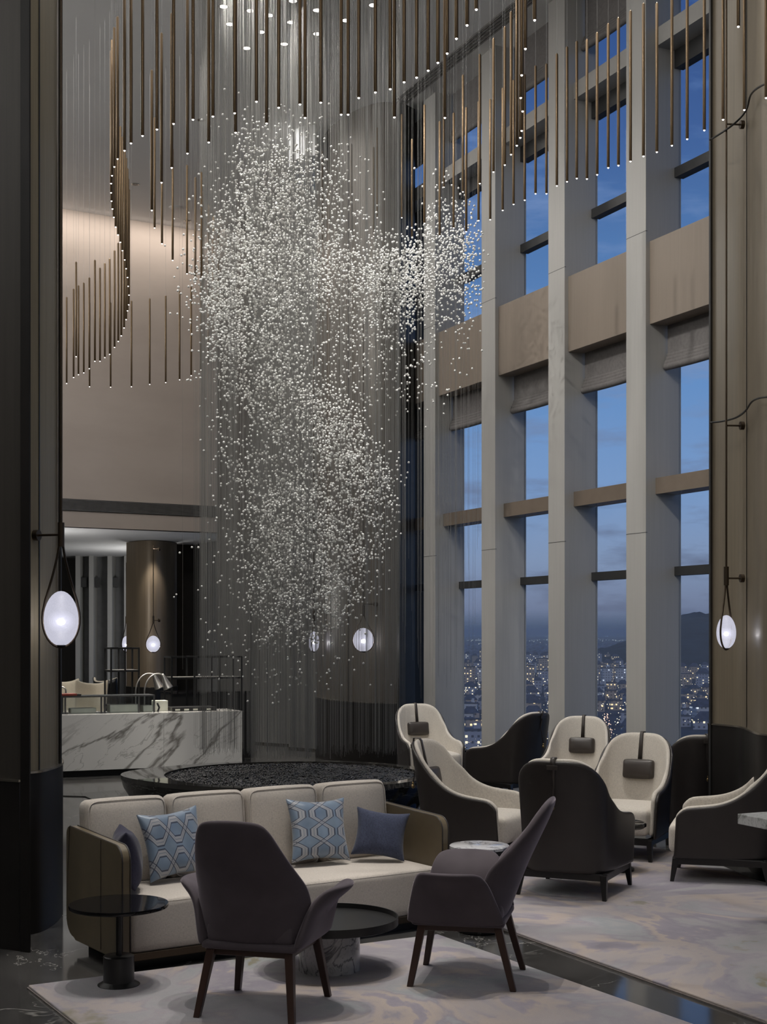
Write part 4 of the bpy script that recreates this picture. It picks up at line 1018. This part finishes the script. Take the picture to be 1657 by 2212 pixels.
# glass display case
ca, cb = cp(96,.22), cp(335,.22); L = (cb-ca).length
t = empty('display_case', (ca.x, ca.y, .861), crz, 'glass display case with dark metal edges on the left of the bar counter', 'display case')
MB().box((L/2, .2, .235), (L/2, .2, .009)).build('top_frame', M['frame'], t)
MB().box((L/2, .2, .247), (L/2-.01, .19, .003)).build('top_glass', M['caseglass'], t)
MB().box((L/2, .003, .115), (L/2-.01, .003, .11)).build('front_glass', M['caseglass'], t)
MB().box((L-.003, .2, .115), (.003, .19, .11)).build('end_glass', M['caseglass'], t)
MB().box((L/2, .392, .115), (L/2-.01, .004, .11)).build('back_glass', M['caseglass'], t)
for px in (135,141,219,226,300,333):
    q = (cp(px,.22)-ca).length
    MB().box((q, .004, .113), (.011, .012, .113)).build('post', M['frame'], t)
for px0, px1, h in ((150,205,.07),(234,298,.11),(306,326,.09)):
    a, b = (cp(px0,.3)-ca).length, (cp(px1,.3)-ca).length
    o = MB().box(((a+b)/2, 0, h/2), ((b-a)/2, .10, h/2)).build('display_box', M['whitebox'], rz=crz, bevel=.01); q = cp((px0+px1)/2, .42); o.location = (q.x, q.y, .862)
    for vv in o.data.vertices: vv.co.x -= (a+b)/2
    tag(o, {150:'pale box at the left inside the glass display case', 234:'larger pale box in the middle of the glass display case', 306:'small pale box at the right end of the glass display case'}[px0], 'box')
# books, tap on the case
q = cp(146,.34); o = MB().box((0,0,.014), (.11,.09,.014)).build('book', M['red'], rz=crz+.1, loc=(q.x, q.y, 1.112), bevel=.003); tag(o, 'red book lying on top of the glass display case', 'book')
q = cp(169,.34); o = MB().box((0,0,.010), (.03,.07,.010)).build('notebook', M['black'], rz=crz, loc=(q.x, q.y, 1.112), bevel=.003); tag(o, 'dark notebook lying beside the red book on the display case', 'book')
q = cp(124,.68); t = empty('bar_tap', (q.x, q.y, .861), 0, 'curved chrome tap at the left end of the bar counter', 'tap')
pts = [(0,0,0),(0,0,.30)] + [(.06-.06*math.cos(a), 0, .30+.06*math.sin(a)) for a in [PI*k/8 for k in range(1,9)]] + [(.12,0,.27)]
MB().tube(pts, .011, 10).build('spout', M['steel'], t, smooth=60); MB().lathe([(.028,0),(.028,.03),(.014,.04)], n=16).build('base', M['steel'], t, smooth=40)
# heat lamps
for px, dy, lab in ((322,.84,'left one of two arched steel heat lamps on the bar'), (341,.70,'right one of two arched steel heat lamps on the bar')):
    q = cp(px-29, dy); t = empty('heat_lamp', (q.x, q.y, .861), crz, lab, 'lamp', 'arched heat lamps')
    pts = [(0,0,0),(0,0,.26)] + [(.20-.20*math.cos(a), 0, .26+.27*math.sin(a)) for a in [PI*.62*k/12 for k in range(1,13)]]
    MB().tube(pts, .011, 8).build('arm', M['steel'], t, smooth=60)
    e_ = Vector(pts[-1]); ax = Vector((.38,0,-.92)).normalized(); m = MB(); pr = [(.012,-.02),(.022,0),(.034,.05),(.07,.20),(.075,.21)]
    m.tube([e_ + ax*z for r, z in pr], [r for r, z in pr], 20, caps=False); o = m.build('shade', M['steel'], t, smooth=60); md = o.modifiers.new('s','SOLIDIFY'); md.thickness = .003
    MB().lathe([(.05,0),(.05,.012),(.012,.02)], n=20).build('base', M['steel'], t, smooth=40)
# low induction trays
a, b = cp(372,.25), cp(468,.25); L2 = (b-a).length
t = empty('warming_tray', (a.x, a.y, .861), crz, 'low black warming tray lying on the right of the bar counter', 'tray')
MB().box((L2/2,.2,.028), (L2/2,.2,.026)).build('body', M['black'], t, bevel=.004)
for k in range(4): MB().box((L2*(.12+.2*k+ (.1 if k == 3 else 0)), -.002, .022), (.035,.004,.012)).build('label_plate', M['whitebox'], t)
q = cp(341,.28); o = MB().tube([(0,0,0),(.02,0,.06),(-.01,.02,.12)], .014, 8).build('stand_clamp', M['black'], loc=(q.x,q.y,.861), smooth=60); tag(o, 'small black clamp stand beside the right end of the glass display case', 'stand')
q = cp(345,.52); o = MB().box((0,0,.075), (.10,.09,.075)).build('service_box', M['whitebox'], rz=crz, loc=(q.x,q.y,.861), bevel=.006); tag(o, 'pale box standing behind the black clamp stand on the bar', 'box')
# black open shelf frames behind the counter
def frame_shelf(px0, px1, dy, w_dep, levels, posts, label):
    a, b = cp(px0, dy), cp(px1, dy); L3 = (b-a).length
    t = empty('open_shelf', (a.x, a.y, 0), crz, label, 'shelf', 'black metal open shelves behind the bar'); k = .012
    for fx in posts:
        for y in (0, w_dep): MB().box((L3*fx, y, levels[-1]/2), (k, k, levels[-1]/2)).build('post', M['black'], t)
    for z in levels:
        fr = MB()
        for y in (0, w_dep): fr.box((L3/2, y, z), (L3/2, k, k))
        for fx in posts: fr.box((L3*fx, w_dep/2, z), (k, w_dep/2, k))
        fr.build('rail', M['black'], t)
    MB().box((L3/2, w_dep/2, levels[-2]+.012), (L3/2, w_dep/2, .006)).build('shelf_board', M['farpanel'], t)
frame_shelf(240, 300, 1.35, .42, [.9, 1.415, 1.755], [0,.5,1], 'narrow black metal open shelf behind the glass display case')
frame_shelf(371, 522, 1.20, .42, [.8, 1.30, 1.62], [0,.32,.68,1], 'wide black metal open shelf at the right behind the bar')
a, b = cp(366,1.95), cp(540,1.95); L4 = (b-a).length
t = empty('back_cabinet', (a.x, a.y, 0), crz, 'low black cabinet behind the wide metal shelf at the bar', 'cabinet')
MB().box((L4/2,.25,.52), (L4/2,.30,.52)).build('body', M['black'], t, bevel=.003); MB().box((L4/2,.25,1.05), (L4/2+.01,.31,.012)).build('top', M['blackgloss'], t)
# two upholstered chairs beyond the bar
def ear_chair(px, d, rz, label):
    x, y = XD(px, d); t = empty('lounge_chair', (x, y, 0), rz, label, 'chair', 'beige chairs beyond the bar')
    def bk(u, v):
        q = 2*u-1; ear = .09*abs(q)**3*v; return (.29*q*(1+.12*v*abs(q)), -.28-.1*v+.2*q*q, .42+(.60+ear*1.0)*v)
    MB().slab(bk, 14, 8, -.03, .03).build('backrest', M['cream_chair'], t, smooth=180, sub=1)
    MB().slab(lambda u, v: tuple(Vector(bk(u, v*.98))+Vector((0,-.035,-.01))), 14, 8, -.008, .008).build('back_shell', M['black'], t, smooth=180)
    MB().soft((0,.02,.40), (.29,.30,.07), .04, (0,0,.01), 8).build('seat', M['cream_chair'], t, smooth=180)
    for sx2 in (-1,1):
        for sy2 in (-1,1): MB().leg((sx2*.22,sy2*.22,.34), (sx2*.26,sy2*.27,0), .04, .025).build('leg', M['blackwood'], t)
ear_chair(137, 27.4, face_rz(.3,-.95), 'beige upholstered chair beyond the bar, partly behind the left pillar')
ear_chair(191, 26.6, face_rz(-.1,-1), 'beige upholstered chair with winged back beyond the glass display case')
ear_chair(243, 28.6, face_rz(.5,.8), 'dark-backed chair turned away behind the narrow metal shelf')
# ------------------------------------------------------------------ the city far below, beyond the windows
GZ = -60.0
ground = struct(MB().prism([(-3000,120),(14000,120),(14000,26000),(-3000,26000)], GZ-1, GZ).build('ground', simple('city_ground', (.11,.11,.115), .95, var=.5, scale=.02)))
def win_mat(name, wall, lit, sx_, sz_, frac, strength):
    t = NT(name); tcn = t.n('ShaderNodeTexCoord'); oi = t.n('ShaderNodeObjectInfo')
    sp = t.n('ShaderNodeSeparateXYZ'); t.l(tcn.outputs['Object'], sp.inputs[0])
    hx = t.math('ADD', sp.outputs['X'], sp.outputs['Y']); fx = t.math('MULTIPLY', hx, 1/sx_); fz = t.math('MULTIPLY', sp.outputs['Z'], 1/sz_)
    wx = t.math('LESS_THAN', t.math('ABSOLUTE', t.math('SUBTRACT', t.math('FRACT', fx), .5)), .2); wz = t.math('LESS_THAN', t.math('ABSOLUTE', t.math('SUBTRACT', t.math('FRACT', fz), .5)), .2)
    cb = t.n('ShaderNodeCombineXYZ'); t.l(t.math('FLOOR', fx), cb.inputs[0]); t.l(t.math('FLOOR', fz), cb.inputs[1]); t.l(t.math('MULTIPLY', oi.outputs['Random'], 91.0), cb.inputs[2])
    wn = t.n('ShaderNodeTexWhiteNoise', noise_dimensions='3D'); t.l(cb.outputs[0], wn.inputs['Vector'])
    win = t.math('MULTIPLY', wx, wz); on = t.math('MULTIPLY', win, t.math('LESS_THAN', wn.outputs['Value'], frac))
    geo = t.n('ShaderNodeNewGeometry'); gs = t.n('ShaderNodeSeparateXYZ'); t.l(geo.outputs['Normal'], gs.inputs[0]); side = t.math('LESS_THAN', t.math('ABSOLUTE', gs.outputs['Z']), .3)
    on = t.math('MULTIPLY', on, side)
    c = t.mix(t.math('MULTIPLY', win, .7), wall, (.02,.03,.045))
    b = t.bsdf(c, .8, 0, .2, None, Emission_Color=lit); t.l(t.math('MULTIPLY', on, strength), b.inputs['Emission Strength']); t.m.cycles.emission_sampling = 'NONE'; return t.m
wm = [win_mat('block_wall_warm', (.62,.50,.40), (1,.74,.38), 3.4, 3.0, .30, 1.7), win_mat('block_wall_grey', (.5,.5,.54), (1,.84,.55), 3.2, 3.1, .24, 1.5), win_mat('block_wall_pale', (.72,.70,.68), (.9,.95,1), 3.0, 2.9, .2, 1.4)]
roofm = simple('slate_roof', (.13,.14,.17), .8, var=.3, scale=.3)
protos = []
for k in range(6):
    b = MB().box((0,0,.5), (.5,.5,.5)); protos.append(b)
BL = []
def block(px, py, wpx, hpx, kind, roof, rz):
    d = (EYE-GZ)*F/(py-HY); x = (px-CX)/F*d; w_, h = wpx/F*d, hpx/F*d; dep = min(w_, 26)
    BL.append((x, d, max(w_, dep)*.75+4))
    o = MB().box((0,0,h/2), (w_/2,dep/2,h/2)).build('city_block', wm[kind]); o.location = (x, d, GZ); o.rotation_euler = (0,0,rz)
    if roof == 'hip':
        a, c_ = w_/2+.6, dep/2+.6; r_ = min(c_*.8, 6); MB().add([(-a,-c_,h),(a,-c_,h),(a,c_,h),(-a,c_,h),(-a+c_*.6,0,h+r_),(a-c_*.6,0,h+r_)], [(0,1,5,4),(1,2,5),(2,3,4,5),(3,0,4),(3,2,1,0)]).build('roof', roofm, o)
    else:
        MB().box((0,0,h+.5), (w_/2+.3,dep/2+.3,.5)).build('roof', roofm, o); MB().box((w_*.15,0,h+2.2), (w_*.12,dep*.2,1.6)).build('roof_hut', wm[kind], o)
    return o
random.seed(31)
foot = []
slits = [('first',1004,1044),('second',1136,1188),('third',1286,1357),('fourth',1468,1537)]
for nm, x0, x1 in slits:
    rows = [(1436,26,14),(1450,20,15),(1466,34,18),(1482,40,22),(1500,24,20),(1516,22,26),(1534,26,30),(1552,28,34),(1572,30,38),(1594,34,42),(1618,40,46)]
    if nm == 'fourth': rows = [(y, h*.75, w_) for y, h, w_ in rows if y > 1455]
    n = 0
    for py, hp, wp in rows:
        if nm in ('fourth',) and py > 1575: continue
        x = x0 - random.uniform(0, wp*.5)
        while x < x1:
            w_ = wp*random.uniform(.75,1.35)
            if nm == 'third' and py > 1535 and x+w_ > 1296 and x < 1338: x += 6; continue
            n += 1; foot.append(((x+w_/2-CX)/F, w_*.8/F))
            kind = random.choice([0,0,1,1,2]); tall = py in (1466,1482) and nm != 'fourth'
            o = block(x+w_/2, py+random.uniform(-5,5), w_, hp*random.uniform(.75,1.15), kind, 'flat' if tall or random.random() < .25 else 'hip', random.uniform(-.22,.22))
            tag(o, '%s city block in the %s window gap from left, %s from the horizon' % (['brownish','grey','pale'][kind], nm, ordinal(n)), 'building', 'city blocks beyond the windows')
            x += w_*random.uniform(1.24,1.45)
# wooded hill
hm = simple('hill_woods', (.05,.065,.07), .95, var=.4, scale=.02)
m = MB(); NX, NY = 60, 24; vs = []; fs = []
rdg = [(1235,0),(1290,22),(1353,40),(1410,62),(1460,92),(1500,104),(1540,100),(1600,92),(1700,70),(1850,40),(1990,0)]
hrng = random.Random(5); hn = [hrng.uniform(-1.2,1.2) for _ in range(NX+1)]
for i in range(NX+1):
    px = 1235 + (1990-1235)*i/NX; hp = interp(rdg, px)
    for j in range(NY+1):
        v_ = j/NY; d = 2350 + 1500*v_; top = hp/F*3100; z = GZ + top*math.sin(PI*v_)**1.2 + (hn[i]*1.5 + 1.3*math.sin(i*2.1+j*1.7))*(1 if hp > 8 else .2)
        vs.append(((px-CX)/F*d, d, z))
for i in range(NX):
    for j in range(NY): a = i*(NY+1)+j; fs.append((a, a+NY+1, a+NY+2, a+1))
struct(m.add(vs, fs).build('hill', hm, smooth=180))
# far lights and far small houses, too many to count
pts = []; rad = []
for nm, x0, x1 in slits:
    for k in range(55):
        py = random.choice([1373,1374,1382,1383,1384,1390,1400]) + random.gauss(0,1.2); 
        if nm == 'fourth': continue
        if nm == 'third' and py > 1386: continue
        px = random.uniform(x0, x1); d = min(19000, (EYE-GZ-8)*F/max(py-HY,5)); q = P(px, py, d); pts.append(q); rad.append(d/F*random.uniform(.35,.7))
    for k in range(140):
        py = random.uniform(1425,1620); px = random.uniform(x0, x1)
        if nm == 'fourth' and py > 1560: continue
        d = (EYE-GZ-7)*F/(py-HY); q = P(px, py, d)
        if any(abs(q.x-bx) < br and abs(q.y-by) < br for bx, by, br in BL): continue
        pts.append(q); rad.append(d/F*random.choice([.4,.5,.6,.9]))
o = spheres('city_lights', pts, rad, emit('street_lamp_glow', (1,.84,.55), 3.2, False)); tag(o, 'scattered street lights across the dusk city beyond the windows', 'city lights', None, 'stuff')
pts = []; rad = []; sq = []
for k in range(1500):
    py = random.uniform(1392, 1426); px = random.uniform(990, 1560); d = (EYE-GZ)*F/(py-HY)
    if px > 1235 and 2200 < d < 4000: continue
    q = P(px, py, d); pts.append((q.x, q.y, GZ+3)); rad.append(1); sq.append((random.uniform(8,22), random.uniform(6,12), random.uniform(5,15)))
o = spheres('distant_houses', pts, rad, simple('distant_walls', (.25,.27,.31), .9, var=.5, scale=.05), None, np.array(sq), False); tag(o, 'hazy far suburb roofs below the horizon beyond the windows', 'city', None, 'stuff')
# lit street in the third gap
a = G(1300,1600,GZ); 
r_ = struct(MB().prism([tuple(G(1296,1640,GZ)[:2]), tuple(G(1345,1640,GZ)[:2]), tuple(G(1312,1540,GZ)[:2]), tuple(G(1306,1540,GZ)[:2])], GZ, GZ+.3).build('street', simple('street_asphalt', (.10,.09,.09), .8)))
pts = []; rad = []
for k in range(110):
    s = random.random(); py = 1540+100*s; px = random.uniform(1306-10*s, 1312+33*s); d = (EYE-GZ-3)*F/(py-HY); pts.append(P(px, py, d)); rad.append(d/F*random.uniform(.5,1.1))
o = spheres('traffic_lights', pts, rad, emit('lamp_warm', (1,.62,.45), 2.5, False)); tag(o, 'glowing car and shop lights along the street in the third window gap', 'city lights', None, 'stuff')

# dusk haze lying over the city
t = NT('dusk_haze'); vs_ = t.n('ShaderNodeVolumeScatter'); vs_.inputs['Color'].default_value = (1,.82,.58,1); vs_.inputs['Density'].default_value = .00020; vs_.inputs['Anisotropy'].default_value = .0
t.l(vs_.outputs[0], t.out.inputs['Volume']); t.m.cycles.homogeneous_volume = True
o = MB().prism([(-1500,140),(7000,140),(9000,20000),(-2500,20000)], GZ+.5, 30).build('haze', t.m); tag(o, 'bluish dusk haze lying over the city beyond the windows', 'haze', None, 'structure')
SC.cycles.volume_bounces = 0; SC.cycles.volume_max_steps = 64
# ------------------------------------------------------------------ lighting of the hall
LAMPS = [(-1.45,8.0,330),(-.25,8.35,330),(.55,7.9,330),(-.6,9.4,200),(1.5,9.6,330),(1.7,11.6,330),(2.6,11.2,240),(.8,12.3,200),(2.1,15.0,260),(1.2,17.4,260)]
for x, y, pw in LAMPS: spot((x, y, CEIL-.02), pw*2.0, 27, .35, (1,.955,.90), None, .035)
# added spots without fixtures, brightening the window columns, the pillars and the bead cloud
for x, d, ax, ad, az, pw, sz in ((-2.6,12.5,2.3,16.5,4.5,1000,52),(-2.2,15.5,1.6,18.5,6.0,700,50),(-1.5,8.5,3.1,13.2,5.0,600,44),(1.0,3.5,2.9,12,4,300,40),(-1.0,5.5,-2.3,9.6,4.5,260,40),(-2.6,10.5,-1.4,16.9,4.2,650,34),(-.6,10.5,-.7,16.9,4.0,650,34),(1.0,11.5,.2,16.9,5.0,500,32)):
    spot((x, d, CEIL-.02), pw, sz, .8, (1,.97,.93), (ax, ad, az))
# spotlights over the bead cloud
for p in lit_pts: spot((p.x, min(p.y, 18.6), CEIL-.02), 150, 40, .5, (1,.97,.92), (p.x*.95, 16.9, 3))
spot((-.9,16.9,CEIL-.02), 900, 42, .6, (1,.97,.93)); spot((.2,16.9,CEIL-.02), 600, 40, .6, (1,.97,.93)); spot((-1.8,16.7,CEIL-.02), 600, 40, .6, (1,.97,.93))
# cove light along the top of the beige wall
mid = (bw0+bw1)/2*1.0; mid = bw0*.35+bw1*.65
c_ = Vector((mid.x, mid.y)) + nb*.5
al = area((c_.x, c_.y, CEIL-.05), 70, 8.0, .15, (c_.x-nb.x*.6, c_.y-nb.y*.6, CEIL-3), (1,.90,.82))
al.rotation_euler = (Matrix.Rotation(math.atan2(bd.y, bd.x), 3, 'Z') @ Matrix.Rotation(.25, 3, 'X')).to_euler()
# broad fill lights added under the hall ceiling, with no fixtures
area((-1, 2, CEIL-.03), 110, 8, 6, (-1,2,0), (1,.96,.92)); area((-2.5, 12, CEIL-.03), 250, 7, 8, (-2.5,12,0), (1,.96,.92)); area((-4, 20, CEIL-.03), 200, 5, 5, (-4,20,0), (1,.96,.92))
# unseen area fills added to brighten the ceiling, from the left and behind
area((-11.5, 14, 8.6), 850, 16, .4, (-9,14,CEIL+2), (1,.98,.95)); area((-1, -4.6, 8.4), 500, 14, .4, (-1,-2,CEIL+2), (1,.98,.95))
# spots added to brighten the counter front and display case, no fixtures
for x, d, ax, ad in ((-4.6,16.5,-4.2,19.4),(-3.2,16.8,-3.0,19.8),(-2.2,17.2,-2.2,20.1)): spot((x, d, CEIL-.02), 680, 20, .7, (1,.95,.88), (ax, ad, .6))
# low bar zone
for px, d, pw in ((180,33,160),(330,29.62,240),(240,31,120),(330,21.2,260),(450,21.6,160),(180,20.6,260),(300,24,160),(200,25,120)):
    x, y = XD(px, d); spot((x, y, 3.9), pw*(.4 if d > 29.5 else 1.2), 75, .6, (1,.92,.83))
for px, d, pw in ((60,27,120),(330,33,120),(440,33,60)):  # unseen point fills added to brighten the low bar ceiling
    x, y = XD(px, d); l = bpy.data.lights.new('bar_fill', 'POINT'); l.energy = pw*.65; l.shadow_soft_size = .3; l.color = (1,.98,.95); ob = bpy.data.objects.new('bar_fill', l); COL.objects.link(ob); ob.location = (x, y, 2.6)

# sun lamp added to brighten the city facades, from behind the hotel
l = bpy.data.lights.new('city_fill', 'SUN'); l.energy = .38; l.angle = .5; l.color = (1,.90,.80); ob = bpy.data.objects.new('city_fill', l); COL.objects.link(ob)
ob.rotation_euler = Vector((.1,1,-.42)).to_track_quat('-Z','Y').to_euler(); ob.location = (0,-20,30)

# spot added to brighten the white cove, no fixture
x, y = XD(600, 21.6); spot((x, y, CEIL-.03), 26, 120, .8, (1,.97,.94), (*XD(640, 22.2), 9.2))
